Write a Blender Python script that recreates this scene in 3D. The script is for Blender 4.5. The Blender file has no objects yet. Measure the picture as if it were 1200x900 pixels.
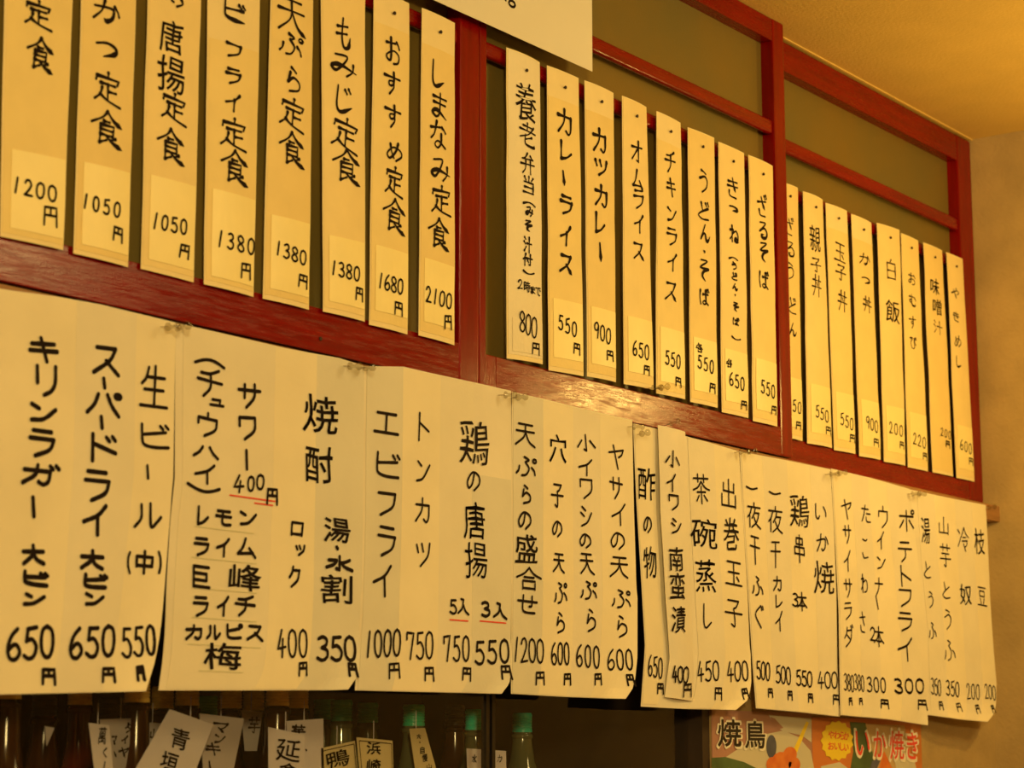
import bpy, bmesh, math, random
from mathutils import Vector

# ------------------------------------------------------------------ camera
F_PX = 2500.0; D = 1.62; CZ = 1.2; VX, VY = 2460.0, 881.0
PITCH = math.atan((VY-450)/F_PX); YAW = math.atan((VX-600)*math.cos(PITCH)/F_PX)
h_ = (math.cos(YAW), math.sin(YAW))
FW = Vector((h_[0]*math.cos(PITCH), h_[1]*math.cos(PITCH), math.sin(PITCH)))
RT = Vector((math.sin(YAW), -math.cos(YAW), 0))
UP = Vector((-h_[0]*math.sin(PITCH), -h_[1]*math.sin(PITCH), math.cos(PITCH)))
def pix(x, y, Y=0.0):
    """survey helper: where a measured point of the photograph lies on the wall-parallel plane Y"""
    d = FW*F_PX + RT*(x-600) + UP*(450-y)
    t = (Y+D)/d.y
    return Vector((t*d.x, Y, CZ+t*d.z))

scene = bpy.context.scene
COL = scene.collection
cd = bpy.data.cameras.new('camera'); cam = bpy.data.objects.new('camera', cd); COL.objects.link(cam)
cam.location = (0, -D, CZ); cam.rotation_euler = FW.to_track_quat('-Z', 'Y').to_euler()
cd.sensor_width = 36; cd.lens = F_PX/1200*36; cd.clip_start = 0.05
cd.dof.use_dof = True; cd.dof.focus_distance = 2.95; cd.dof.aperture_fstop = 9.0
scene.camera = cam

# ------------------------------------------------------------------ light
scene.view_settings.view_transform = 'Standard'; scene.view_settings.look = 'None'
scene.view_settings.gamma = 1; scene.view_settings.use_curve_mapping = False
scene.view_settings.exposure = -0.12
w = bpy.data.worlds.new('world'); scene.world = w; w.use_nodes = True
w.node_tree.nodes['Background'].inputs[0].default_value = (1.0, .55, .2, 1)
w.node_tree.nodes['Background'].inputs[1].default_value = 0.03
WARM = (1.0, .71, .26)
def lamp(name, loc, power, radius=.06, color=WARM):
    l = bpy.data.lights.new(name, 'POINT'); l.energy = power; l.shadow_soft_size = radius; l.color = color
    o = bpy.data.objects.new(name, l); o.location = loc; COL.objects.link(o); return o
def area(name, loc, target, size, power, color=WARM):
    l = bpy.data.lights.new(name, 'AREA'); l.shape = 'DISK'; l.size = size; l.energy = power; l.color = color
    o = bpy.data.objects.new(name, l); o.location = loc
    o.rotation_euler = (Vector(target)-Vector(loc)).to_track_quat('-Z', 'Y').to_euler(); COL.objects.link(o); return o
lamp('lamp_by_right_wall', (3.36, -.62, 1.853), 9.5, .032, (1.0, .64, .15))
area('key_lamp', (-.75, -2.6, 1.85), (2.2, 0, 1.6), .30, 74)
area('ceiling_fill_right', (2.6, -1.5, 2.33), (3.0, 0, 1.4), .6, 19)  # added fill to brighten the right-hand papers, not a known ceiling fixture

# ------------------------------------------------------------------ materials
MATS = {}
def mat(name, color, rough=.6, var=.0, scale=20, bump=0., bscale=60, stretch=(1, 1, 1), spec=.5, coat=0., alt=None, metal=0., trans=0.):
    if name in MATS: return MATS[name]
    m = bpy.data.materials.new(name); m.use_nodes = True; nt = m.node_tree; b = nt.nodes['Principled BSDF']
    b.inputs['Roughness'].default_value = rough; b.inputs['Specular IOR Level'].default_value = spec
    b.inputs['Coat Weight'].default_value = coat; b.inputs['Metallic'].default_value = metal
    b.inputs['Coat Roughness'].default_value = .45; b.inputs['Transmission Weight'].default_value = trans
    tc = nt.nodes.new('ShaderNodeTexCoord'); mp = nt.nodes.new('ShaderNodeMapping'); mp.inputs['Scale'].default_value = stretch
    nt.links.new(tc.outputs['Object'], mp.inputs[0])
    n = nt.nodes.new('ShaderNodeTexNoise'); n.inputs['Scale'].default_value = scale; n.inputs['Detail'].default_value = 5
    nt.links.new(mp.outputs[0], n.inputs['Vector'])
    r = nt.nodes.new('ShaderNodeValToRGB'); r.color_ramp.elements[0].position = .3; r.color_ramp.elements[1].position = .7
    c0 = alt if alt else [c*(1-var) for c in color]; c1 = color if alt else [min(1, c*(1+var)) for c in color]
    r.color_ramp.elements[0].color = (*c0, 1); r.color_ramp.elements[1].color = (*c1, 1)
    nt.links.new(n.outputs['Fac'], r.inputs[0]); nt.links.new(r.outputs[0], b.inputs['Base Color'])
    if bump:
        n2 = nt.nodes.new('ShaderNodeTexNoise'); n2.inputs['Scale'].default_value = bscale; n2.inputs['Detail'].default_value = 6
        nt.links.new(mp.outputs[0], n2.inputs['Vector'])
        bp = nt.nodes.new('ShaderNodeBump'); bp.inputs['Strength'].default_value = bump; bp.inputs['Distance'].default_value = .002
        nt.links.new(n2.outputs['Fac'], bp.inputs['Height']); nt.links.new(bp.outputs[0], b.inputs['Normal'])
    MATS[name] = m; return m
RED = mat('red_lacquered_wood', (.19, .0014, .0008), .19, .2, 9, .13, 60, (1, 10, 10), .34, 0)
nt_ = RED.node_tree; gn = nt_.nodes.new('ShaderNodeTexNoise'); gn.inputs['Scale'].default_value = 22; gn.inputs['Detail'].default_value = 6
gr = nt_.nodes.new('ShaderNodeMapRange'); gr.inputs[1].default_value = .35; gr.inputs[2].default_value = .68; gr.inputs[3].default_value = .13; gr.inputs[4].default_value = .34
nt_.links.new(nt_.nodes['Mapping'].outputs[0], gn.inputs['Vector']); nt_.links.new(gn.outputs['Fac'], gr.inputs[0]); nt_.links.new(gr.outputs[0], nt_.nodes['Principled BSDF'].inputs['Roughness'])
REDV = mat('red_lacquered_wood_upright', (.19, .0014, .0008), .22, .2, 9, .12, 60, (10, 10, 1), .30, 0)
CEIL = mat('ceiling_paper', (.78, .56, .17), .9, .04, 14, .5, 170)
WALL = mat('brown_plaster', (.44, .31, .13), .9, .14, 10, .5, 130)
PANE = mat('smoked_panel', (.21, .135, .026), .42, 0, 5, .15, 300, (1, 1, 1), .35, 0, (.155, .125, .036))
LEDGE = mat('tan_wood', (.34, .17, .06), .55, .2, 12, .3, 60, (1, 8, 8))
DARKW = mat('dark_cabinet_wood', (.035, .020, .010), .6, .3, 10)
INK = mat('black_ink', (.009, .004, .003), .7, 0, 1, 0, spec=.15)
INKR = mat('red_marker', (.75, .06, .03), .6)
INKB = mat('faint_blue_pencil', (.64, .62, .42), .9)
FLOOR = mat('floor_boards', (.16, .09, .04), .5, .25, 6, .2, 40, (8, 1, 1))
STRIP = [mat('yellow_menu_paper_%s' % k, c, .55, .035, 25, .08, 300) for k, c in (('a', (.87, .70, .30)), ('b', (.85, .67, .28)), ('c', (.88, .71, .33)))]
BACK = mat('cream_backing_paper', (.88, .74, .40), .6, .03, 25)
TAG = mat('price_tag_paper', (.96, .83, .38), .42, .03, 25)
SHEET = mat('white_menu_paper', (.79, .73, .57), .75, .07, 9, .10, 200)
PASTE = [mat('pasted_paper_%s' % k, c, .75, .04, 14, .10, 200) for k, c in (('light', (.84, .76, .54)), ('grey', (.71, .68, .55)), ('mid', (.79, .73, .56)))]
NOTICE = mat('notice_paper', (.78, .74, .60), .7, .02, 8)
METAL = mat('dark_nail', (.03, .02, .015), .4, metal=.6)
GREENCAP = mat('green_cap_plastic', (.02, .42, .22), .35)
TEALCAP = mat('teal_cap_plastic', (.03, .62, .44), .35)
GOLDCAP = mat('gold_foil', (.95, .58, .14), .38, .25, 60, metal=.2)
BLACKCAP = mat('black_cap', (.01, .008, .008), .3)
BROWNGLASS = mat('brown_bottle_glass', (.035, .012, .006), .16, spec=.4)
REDGLASS = mat('reddish_bottle_glass', (.09, .012, .010), .12, spec=.6)
GREENGLASS = mat('pale_bottle_glass', (.10, .11, .055), .08, spec=.6)
CARD = mat('white_tag_card', (.58, .54, .60), .7, .03)
CARDG = mat('grey_tag_card', (.42, .38, .40), .7, .03)
CARDY = mat('cream_tag_card', (.56, .47, .26), .7, .04)
def clear_mat(name, tint, rough, k):
    m = bpy.data.materials.new(name); m.use_nodes = True; nt = m.node_tree; nt.nodes.clear()
    o = nt.nodes.new('ShaderNodeOutputMaterial'); t = nt.nodes.new('ShaderNodeBsdfTransparent'); t.inputs[0].default_value = (*tint, 1)
    g = nt.nodes.new('ShaderNodeBsdfGlossy'); g.inputs['Roughness'].default_value = rough
    f = nt.nodes.new('ShaderNodeFresnel'); f.inputs[0].default_value = k
    x = nt.nodes.new('ShaderNodeMixShader'); ge = nt.nodes.new('ShaderNodeNewGeometry')
    mm = nt.nodes.new('ShaderNodeMath'); mm.operation = 'SUBTRACT'; mm.use_clamp = True   # reflect on the outer faces only
    nt.links.new(f.outputs[0], mm.inputs[0]); nt.links.new(ge.outputs['Backfacing'], mm.inputs[1]); nt.links.new(mm.outputs[0], x.inputs[0]); nt.links.new(t.outputs[0], x.inputs[1])
    nt.links.new(g.outputs[0], x.inputs[2]); nt.links.new(x.outputs[0], o.inputs[0]); return m
GLASS = clear_mat('cabinet_glass', (.93, .93, .92), .02, 1.45)
CLEARP = clear_mat('clear_pin_plastic', (.80, .78, .72), .16, 1.7)
STEEL = mat('pin_steel', (.55, .5, .42), .3, metal=.8)

# ------------------------------------------------------------------ helpers
class MB:
    def __init__(s): s.v = []; s.f = []; s.m = []
    def add(s, vs, fs, mi=0):
        o = len(s.v); s.v += [tuple(v) for v in vs]; s.f += [tuple(i+o for i in f) for f in fs]; s.m += [mi]*len(fs)
    def box(s, x0, x1, y0, y1, z0, z1, mi=0):
        s.add([(x, y, z) for x in (x0, x1) for y in (y0, y1) for z in (z0, z1)],
              [(0, 1, 3, 2), (4, 6, 7, 5), (0, 4, 5, 1), (2, 3, 7, 6), (0, 2, 6, 4), (1, 5, 7, 3)], mi)
    def lathe(s, prof, c=(0, 0, 0), n=20, axis='z', mi=0):
        vs = []; fs = []
        for (r, h) in prof:
            for k in range(n):
                a = 2*math.pi*k/n; x, y = r*math.cos(a), r*math.sin(a)
                vs.append((c[0]+x, c[1]+y, c[2]+h) if axis == 'z' else (c[0]+x, c[1]+h, c[2]+y) if axis == 'y' else (c[0]+h, c[1]+x, c[2]+y))
        for i in range(len(prof)-1):
            for k in range(n): fs.append((i*n+k, i*n+(k+1) % n, (i+1)*n+(k+1) % n, (i+1)*n+k))
        fs.append(tuple(range(n-1, -1, -1))); fs.append(tuple((len(prof)-1)*n+k for k in range(n)))
        s.add(vs, fs, mi)
    def build(s, name, mats, parent=None, smooth=False, bevel=0., recalc=True, origin=None):
        if origin is not None:
            s.v = [tuple(a-b for a, b in zip(v, origin)) for v in s.v]
        me = bpy.data.meshes.new(name); me.from_pydata(s.v, [], s.f)
        if not isinstance(mats, (list, tuple)): mats = [mats]
        for m in mats: me.materials.append(m)
        for p, mi in zip(me.polygons, s.m): p.material_index = mi
        if recalc or bevel:
            bm = bmesh.new(); bm.from_mesh(me)
            if recalc: bmesh.ops.recalc_face_normals(bm, faces=bm.faces)
            if bevel: bmesh.ops.bevel(bm, geom=bm.edges[:], offset=bevel, segments=5 if smooth else 2, affect='EDGES', profile=.5 if smooth else .7)
            bm.to_mesh(me); bm.free()
        if smooth:
            for p in me.polygons: p.use_smooth = True
        o = bpy.data.objects.new(name, me); COL.objects.link(o)
        if origin is not None: o.location = origin
        if parent:
            o.parent = parent
            if origin is None: o.location = -Vector(world_loc(parent))
            else: o.location = Vector(origin)-Vector(world_loc(parent))
        return o
def world_loc(o):
    l = Vector(o.location)
    while o.parent: o = o.parent; l += Vector(o.location)
    return l
ROMAJI = [('唐揚定食', 'karaage teishoku'), ('フライ定食', 'furai teishoku'), ('天ぷら定食', 'tempura teishoku'), ('もみじ定食', 'momiji teishoku'), ('おすすめ定食', 'osusume teishoku'),
 ('しまなみ定食', 'shimanami teishoku'), ('かつ定食', 'katsu teishoku'), ('養老弁当', 'yoro bento'), ('カレーライス', 'curry rice'), ('カツカレー', 'katsu curry'), ('オムライス', 'omurice'), ('チキンライス', 'chicken rice'),
 ('うどん・そば, ', 'udon and soba, '), ('きつね（うどん・そば）', 'kitsune udon and soba'), ('ざるそば', 'zaru soba'), ('親子丼', 'oyakodon'), ('玉子丼', 'tamagodon'), ('かつ丼', 'katsudon'), ('白飯', 'hakuhan rice'), ('おむすび', 'omusubi'),
 ('味噌汁', 'misoshiru'), ('やきめし', 'yakimeshi'), ('酢の物', 'sunomono'), ('小イワシ南蛮漬', 'iwashi nanban'), ('小イワシ', 'iwashi'), ('ポテトフライ', 'potato fry'), ('生ビール', 'draft beer'), ('エビフライ', 'ebi fry'),
 ('鶏の唐揚', 'fried chicken'), ('天ぷらの盛合せ', 'mixed tempura'), ('一夜干', 'dried fish'), ('いか焼き', 'ikayaki'), ('いか焼', 'grilled squid'), ('ヤサイサラダ', 'vegetable salad'), ('湯とうふ', 'hot tofu'), ('焼鳥', 'yakitori'),
 ('タイヤ', 'taiya'), ('マンキ', 'manki'), ('延', 'nobu'), ('鴨', 'duck'), ('浜崎', 'hamasaki'), ('青垣', 'aogaki'), ('芋', 'imo'), ('萬くし', 'mankushi')]
def tag(o, label=None, cat=None, group=None, kind=None):
    if label:
        for a, b_ in ROMAJI: label = label.replace(a, b_)
        o['label'] = label
    if cat: o['category'] = cat
    if group: o['group'] = group
    if kind: o['kind'] = kind
    return o
def empty(name, loc=(0, 0, 0)):
    o = bpy.data.objects.new(name, None); o.location = loc; COL.objects.link(o); return o
def boxpart(name, m, parent, *a, bevel=.0015, smooth=False):
    b = MB(); b.box(*a); return b.build(name, m, parent, bevel=bevel, smooth=smooth)

# ------------------------------------------------------------------ the room
XR = 3.768; ZC = 2.3755
def struct(name, b, m): return tag(b.build(name, m), kind='structure')
b = MB(); b.box(-1.6, XR+.1, -3.6, .6, -.1, 0); struct('floor', b, FLOOR)
b = MB(); b.box(-1.6, XR+.1, -3.6, .6, ZC, ZC+.1)
struct('ceiling', b, CEIL)
b = MB(); b.box(XR, XR+.1, -3.6, .6, 0, ZC); struct('wall_right', b, WALL)
b = MB(); b.box(-1.7, -1.6, -3.6, .6, 0, ZC); struct('wall_left', b, WALL)
b = MB(); b.box(-1.6, XR, -3.7, -3.6, 0, ZC); struct('wall_front', b, WALL)
XJ = 2.748
b = MB(); b.box(-1.6, XR, .085, .6, 1.66, ZC); b.box(-1.6, .35, .03, .6, 0, 1.66); b.box(XJ, XR, .03, .6, 0, 1.635)
b.box(.35, XJ, .03, .6, 0, .80); b.box(-1.6, .6, .03, .085, 1.66, ZC)
struct('wall_back', b, WALL)
# crack in the ceiling paper and the thin light bead between sash head and ceiling
b = MB(); b.box(.6, XR, .030, .0345, 2.3735, 2.3754); struct('trim_1', b, CEIL)
b = MB(); b.box(.35, XR, .004, .085, 1.626, 1.6555)
tag(b.build('trim_2', LEDGE, bevel=.001), kind='structure')

def sash(name, x0, x1, yf, z0, z1, top, bot, wl, wr, lows, dep=.03, extra=None):
    e = empty(name, (x0, yf, z0)); e['kind'] = 'structure'
    boxpart('stile', REDV, e, x0, x0+wl, yf, yf+dep, z0, z1, bevel=.0025)
    boxpart('stile', REDV, e, x1-wr, x1, yf, yf+dep, z0, z1, bevel=.0035)
    boxpart('head_rail', RED, e, x0+wl-.001, x1-wr+.001, yf+.0008, yf+dep, z1-top, z1-.0005, bevel=.002)
    xa = x0+wl-.001
    if extra:
        boxpart('corner_block', REDV, e, xa, extra-.0004, yf+.0004, yf+dep, z0, z0+bot, bevel=.0008); xa = extra
    boxpart('bottom_rail', RED, e, xa, x1-wr+.001, yf+.0006, yf+dep, z0, z0+bot, bevel=.0012)
    for (za, zb, dy) in lows:
        boxpart('cross_bar', RED, e, x0+wl-.001, x1-wr+.001, yf+dy, yf+dy+.012, za, zb, bevel=.0052, smooth=True)
    boxpart('panel', PANE, e, x0+.006, x1-.006, yf+.0225, yf+.0275, z0+.01, z1-.01, bevel=0)
    return e
BARS = [(2.1805, 2.2045, .003), (2.104, 2.126, .003)]
sash('window_1', .62, 2.138, 0, 1.6575, ZC-.0005, .038, .052, .04, .042, BARS)
w1 = bpy.data.objects['window_1']; p = pix(376, 397, -.0001); b = MB(); b.lathe([(.0024, -.0002), (.0026, .0008)], tuple(p), 12, 'y'); b.build('nail_hole', METAL, w1)
sash('window_2', 2.1385, 2.962, 0, 1.6575, ZC-.0005, .038, .046, .0150, .037, BARS, extra=2.1755)
sash('window_3', 2.9, XR-.001, .035, 1.664, ZC-.0045, .051, .0355, .04, .062, [(2.181, 2.206, .003), (2.104, 2.126, .003)])

# ------------------------------------------------------------------ hand lettering
RING = '~0,-7 6,-5 7,0 5,6 0,7 -6,5 -7,0 -5,-6 0,-7'
def ring(x, y, k=1.0):
    return '~' + ' '.join('%g,%g' % (x+k*9*math.cos(a*.7854), y+k*9*math.sin(a*.7854)) for a in range(9))
def dk(x, y): return '%g,%g %g,%g|%g,%g %g,%g' % (x, y, x+9, y+14, x+17, y-5, x+26, y+9)
ki = '10,32 85,18|5,62 95,48|40,0 62,100'; ka = '5,30 80,25|~80,25 78,75 65,95 50,85|~42,0 38,50 5,98'
ha = '~32,8 22,55 2,95|~60,5 75,50 98,92'; to = '20,0 20,100|22,35 85,62'; hi = '88,24 15,45|~12,0 12,70 20,92 50,98 95,92'
sa = '2,28 98,26|28,5 30,60|~72,0 72,55 40,100'; si = '~30,0 25,75 45,98 95,75'; taK = '~38,0 28,30 2,55|35,16 90,14|~90,14 75,65 15,100|35,40 72,65'
huh = '~38,0 62,12 45,25|~45,25 65,55 52,88 30,96|~15,50 12,72 2,88|~78,48 92,62 98,82'
toh = '~30,5 38,35 45,50|~85,28 30,60 10,82 40,98 90,92'; sah = '5,28 92,20|~45,0 55,30 75,62|~15,65 25,92 75,95'
hah = '~12,5 5,50 12,98|40,30 95,27|~68,2 70,80 50,96 35,84 55,72 95,95'
G = {
'0': '~50,0 15,15 2,50 12,85 45,100 80,88 98,50 88,12 50,0', '1': '62,0 38,100',
'2': '~10,22 30,3 65,2 85,25 70,50 35,80 5,98|5,98 98,96', '3': '~12,8 50,0 85,12 80,35 40,46|~40,46 90,58 92,85 50,100 3,90',
'4': '50,0 3,70 97,63|64,34 56,100', '5': '25,4 17,44|~17,44 60,38 95,62 80,92 40,100 2,90|23,5 92,0',
'6': '~75,0 30,25 5,65 20,95 60,100 92,80 80,58 50,52 10,70', '7': '10,30 12,5 92,3 45,100',
'8': '~80,14 50,0 20,12 24,35 75,62 85,85 50,100 15,85 22,62 78,35 80,14', '9': '~85,20 55,0 15,12 15,42 55,50 85,20|85,20 70,100',
'円': '12,8 8,100|12,8 88,4 92,100|10,48 90,46|50,8 50,46', '⌒': '~0,100 25,30 50,0 75,30 100,100', '⌣': '~0,0 25,70 50,100 75,70 100,0',
'(': '~90,0 10,30 5,70 80,100', ')': '~10,0 90,30 95,70 20,100', '・': '46,42 54,58', '。': ring(50, 50, 3),
'キ': ki, 'ギ': ki+'|'+dk(76, -8), 'リ': '15,5 18,60|~85,0 85,55 70,85 45,100', 'ン': '8,10 35,28|~5,95 50,80 95,20',
'ラ': '15,5 80,2|5,35 90,30|~90,30 75,70 25,100', 'カ': ka, 'ガ': ka+'|'+dk(78, -4), 'ー': '50,0 52,100',
'ス': '12,8 80,5|~80,5 60,50 5,98|48,52 95,98', 'ハ': ha, 'パ': ha+'|'+ring(92, 4), 'ト': to, 'ド': to+'|'+dk(58, 5),
'イ': '~85,0 55,35 5,60|55,35 55,100', 'ビ': hi+'|'+dk(70, -2), 'ピ': hi+'|'+ring(95, 4), 'ル': '~30,5 28,60 5,95|~62,0 62,92 80,80 98,55',
'チ': '~85,0 50,18 15,22|2,45 98,42|~52,18 52,65 25,100', 'ュ': '20,20 75,18|75,18 70,85|3,90 98,88',
'ウ': '50,0 50,20|10,25 10,50|10,25 90,22|~90,22 85,65 40,100', 'サ': sa, 'ワ': '10,10 10,45|10,10 90,6|~90,6 85,60 35,100',
'レ': '20,0 20,95|~20,95 60,80 95,50', 'モ': '12,8 88,5|3,42 97,40|~45,8 42,80 60,96 95,92', 'ム': '~45,0 30,50 5,85|5,85 85,75|65,50 98,98',
'ツ': '5,15 15,45|40,8 50,38|~95,2 80,55 30,100', 'ロ': '10,5 12,95|10,5 90,5 88,95|12,88 88,88', 'ク': '~35,0 25,30 2,55|32,18 92,16|~92,16 75,65 20,100',
'エ': '12,8 88,5|50,6 48,92|2,95 98,92', 'フ': '5,8 92,5|~92,5 80,60 20,100', 'ヤ': '3,35 90,12|~90,12 80,35 62,48|30,0 58,100',
'シ': '15,2 45,18|3,32 33,48|~10,98 60,75 98,25', 'タ': taK, 'ダ': taK+'|'+dk(80, -8), 'テ': '20,4 82,2|2,36 98,34|~52,36 48,75 20,100',
'ポ': '5,28 95,26|50,0 50,100|30,48 5,85|68,46 95,82|'+ring(92, 4), 'ナ': '2,32 98,30|~52,0 50,55 15,100', 'マ': '5,8 92,5|~92,5 70,45 45,62|32,48 65,95',
'オ': '5,28 95,26|62,0 62,95 48,88|60,28 5,85',
'か': '~3,38 55,28 75,35 72,75 52,95 42,85|~38,0 30,50 3,98|~78,15 92,35 98,55', 'つ': '~2,20 50,2 92,20 95,60 40,98', 'ふ': huh,
'ぷ': huh+'|'+ring(92, 12), 'ら': '~35,0 55,8 65,14|~28,22 15,62|~15,62 50,38 88,52 82,82 25,100', 'も': '~45,0 38,60 50,95 80,92 92,60|10,30 75,25|5,55 70,50',
'み': '~15,12 60,5 45,50 18,88 3,70 35,55 98,72|~85,35 82,70 60,100', 'し': si, 'じ': si+'|'+dk(62, 12),
'お': '5,22 65,18|~35,0 35,80 12,85 8,68 55,48 92,62 85,90 55,98|~75,12 88,22 95,35', 'す': '2,25 98,20|~58,0 58,50 35,62 30,45 55,40 60,65 35,100',
'め': '~22,15 30,55 45,88|~70,0 55,50 20,95 5,70 40,28 85,35 95,65 60,100', 'ま': '8,20 90,17|12,42 85,40|~50,0 50,75 30,95 8,82 35,68 95,92',
'な': '3,25 60,20|~38,0 25,45 5,65|~72,20 88,30 95,38|~68,45 66,80 45,98 28,85 50,72 95,95', 'の': '~52,12 40,65 15,90 5,55 40,8 85,20 92,60 55,98',
'せ': '2,40 98,32|~72,5 72,55 60,62|~28,8 28,80 45,96 90,92', 'う': '~30,0 55,5 70,12|~15,38 60,25 85,42 75,75 35,100', 'と': toh, 'ど': toh+'|'+dk(64, 2),
'ん': '~48,0 25,50 3,98 30,58 50,62 60,95 80,92 98,62', 'そ': '~20,5 80,3 15,42 95,38 50,55 35,80 65,100', 'ば': hah+'|'+dk(80, -2),
'き': '10,22 85,15|5,45 90,38|~45,0 55,35 72,65|~18,68 25,92 78,95', 'さ': sah, 'ざ': sah+'|'+dk(78, -6),
'ね': '25,0 25,100|~5,28 40,22 25,60 3,85|~35,45 70,25 92,50 85,92 55,88 70,72 98,92', 'わ': '25,0 25,100|~5,28 40,22 25,60 3,85|~35,45 75,28 95,55 80,88 50,96',
'る': '~15,5 75,3 10,62 60,35 92,58 80,90 45,98 30,82 55,75', 'い': '~10,5 12,70 30,85 42,68|~75,15 92,40 95,65', 'ぐ': '~75,0 15,48 85,100|'+dk(82, 4), 'く': '~75,0 15,48 85,100',
'た': '3,25 75,20|~40,0 30,50 8,98|55,48 95,45|~50,70 60,95 98,92', 'こ': '~15,8 60,12 85,5|~8,75 30,97 95,90',
'む': '5,22 62,18|~35,0 35,60 15,72 8,52 35,48 35,80 50,97 82,95 88,70|~75,20 88,32 95,45', 'び': '~3,12 40,8 12,50 25,92 65,90 70,40 68,5|~68,5 80,40 98,60|'+dk(84, 0),
'や': '~5,50 60,22 92,38 70,60|~55,0 62,12 60,20|~25,12 45,60 60,100', 'り': '~20,0 15,50 28,60|~75,0 85,50 50,100',
'定': '50,0 50,12|8,18 5,32|8,18 92,16 86,30|22,38 78,36|50,38 50,88|52,60 82,58|~28,52 22,75 2,96|~22,75 50,90 100,100',
'食': '~50,0 35,20 2,42|~50,0 70,22 98,38|40,30 58,30|30,42 28,95|30,42 72,40 70,70|30,55 70,55|30,70 70,70|28,95 50,84|~45,70 70,88 100,100|78,74 62,82',
'天': '15,12 85,10|5,42 95,38|~50,12 45,60 3,100|~50,42 70,80 100,98', '大': '3,35 97,32|~50,0 48,50 5,100|~50,38 65,75 98,98',
'中': '8,25 10,70|8,25 92,25 90,68|10,66 90,66|50,0 50,100', '生': '~28,5 20,30 5,45|22,28 88,26|15,58 85,56|52,0 52,96|2,97 100,95',
'入': '30,0 52,3|~52,5 40,60 2,98|~48,30 70,75 100,95', '小': '50,0 50,92 38,85|28,35 5,75|72,32 98,68',
'子': '20,5 80,3|~80,3 65,25 50,32|~50,32 55,70 52,95 35,88|2,50 98,46', '玉': '12,8 90,6|18,48 82,46|50,8 50,92|2,94 98,92|68,62 80,76',
'本': '5,28 95,26|50,0 50,100|~48,30 35,60 2,82|~52,30 70,60 100,80|30,74 72,74', '一': '~0,40 50,60 100,30',
'夜': '50,0 50,12|3,18 97,16|~30,22 20,45 3,60|18,45 18,100|~58,24 52,42 35,62|52,40 88,38|~88,38 70,75 32,100|~50,58 70,85 100,100',
'干': '12,8 88,6|2,42 98,40|50,8 50,100', '水': '50,0 50,95 38,88|10,32 40,30|~40,30 30,60 3,85|~88,20 70,38 54,46|~54,42 70,72 98,92',
'出': '50,0 50,92|18,15 18,42|18,42 82,42|82,12 82,44|8,55 8,95|8,94 92,92|92,52 92,96', '白': '50,0 38,15|12,18 12,98|12,18 88,18 88,98|12,55 88,55|12,94 88,94',
'山': '50,0 50,92|8,38 8,95|8,94 92,92|92,35 92,100', '丼': '8,25 92,23|2,58 98,55|~32,0 30,60 12,100|70,0 70,100|48,36 54,48',
'汁': '8,5 22,18|2,35 18,48|5,95 28,65|38,42 100,40|68,0 68,100', '付': '~28,0 18,30 2,48|18,35 18,100|35,35 100,33|78,0 78,90 62,88|48,55 58,68',
'串': '22,12 22,35|22,12 78,12 78,35|22,34 78,34|8,45 8,72|8,45 92,45 92,72|8,70 92,70|50,0 50,100',
'合': '~50,0 30,28 0,48|~50,0 70,28 100,45|30,45 70,45|25,62 25,100|25,62 75,62 75,100|25,96 75,96',
'各': '~40,0 28,20 8,38|35,12 75,10|~75,10 50,38 2,58|~35,22 60,42 98,55|28,62 28,100|28,62 75,62 75,100|28,95 75,95',
'巨': '10,4 10,96|10,5 92,5|10,95 95,95|10,35 80,35 80,65|10,65 80,65', '弁': '~48,0 32,22 12,30 88,26|68,10 88,28|2,55 98,52|~35,38 32,75 12,100|68,38 68,100',
'老': '20,15 75,13|45,0 45,32|2,34 98,32|~85,8 55,45 5,70|~35,52 35,88 50,96 90,94 92,82|75,55 38,72', '当': '50,0 50,28|18,6 28,24|82,4 70,22|15,35 85,35 85,98|20,64 85,64|12,95 88,95',
'豆': '10,5 90,5|25,22 25,48|25,22 75,22 75,48|25,48 75,48|30,60 38,85|72,58 62,84|2,92 98,92',
'冷': '5,10 20,25|3,80 25,50|~60,0 45,25 28,45|~60,0 75,25 100,42|48,42 75,42|38,58 88,56|~88,56 80,75 66,82|~52,70 62,85 70,100',
'芋': '5,15 95,15|30,0 30,28|70,0 70,28|18,42 82,42|2,66 98,64|~52,42 52,98 36,92',
'茶': '5,15 95,13|32,0 32,26|68,0 68,26|~50,25 30,45 2,55|~50,25 75,45 100,52|25,62 75,60|50,42 50,100|34,74 20,92|66,72 84,90',
}
def catmull(p, k=5):
    if len(p) < 3: return p
    q = [(2*p[0][0]-p[1][0], 2*p[0][1]-p[1][1])]+p+[(2*p[-1][0]-p[-2][0], 2*p[-1][1]-p[-2][1])]
    out = []
    for i in range(1, len(q)-2):
        for j in range(k):
            t = j/k; r = []
            for c in (0, 1):
                a, b_, d, e = q[i-1][c], q[i][c], q[i+1][c], q[i+2][c]
                r.append(.5*(2*b_+(d-a)*t+(2*a-5*b_+4*d-e)*t*t+(3*b_-a-3*d+e)*t**3))
            out.append(tuple(r))
    out.append(p[-1]); return out
def lin(p, k=4):
    out = []
    for a, b_ in zip(p, p[1:]):
        for j in range(k): out.append((a[0]+(b_[0]-a[0])*j/k, a[1]+(b_[1]-a[1])*j/k))
    out.append(p[-1]); return out
PARSED = {}
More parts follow.
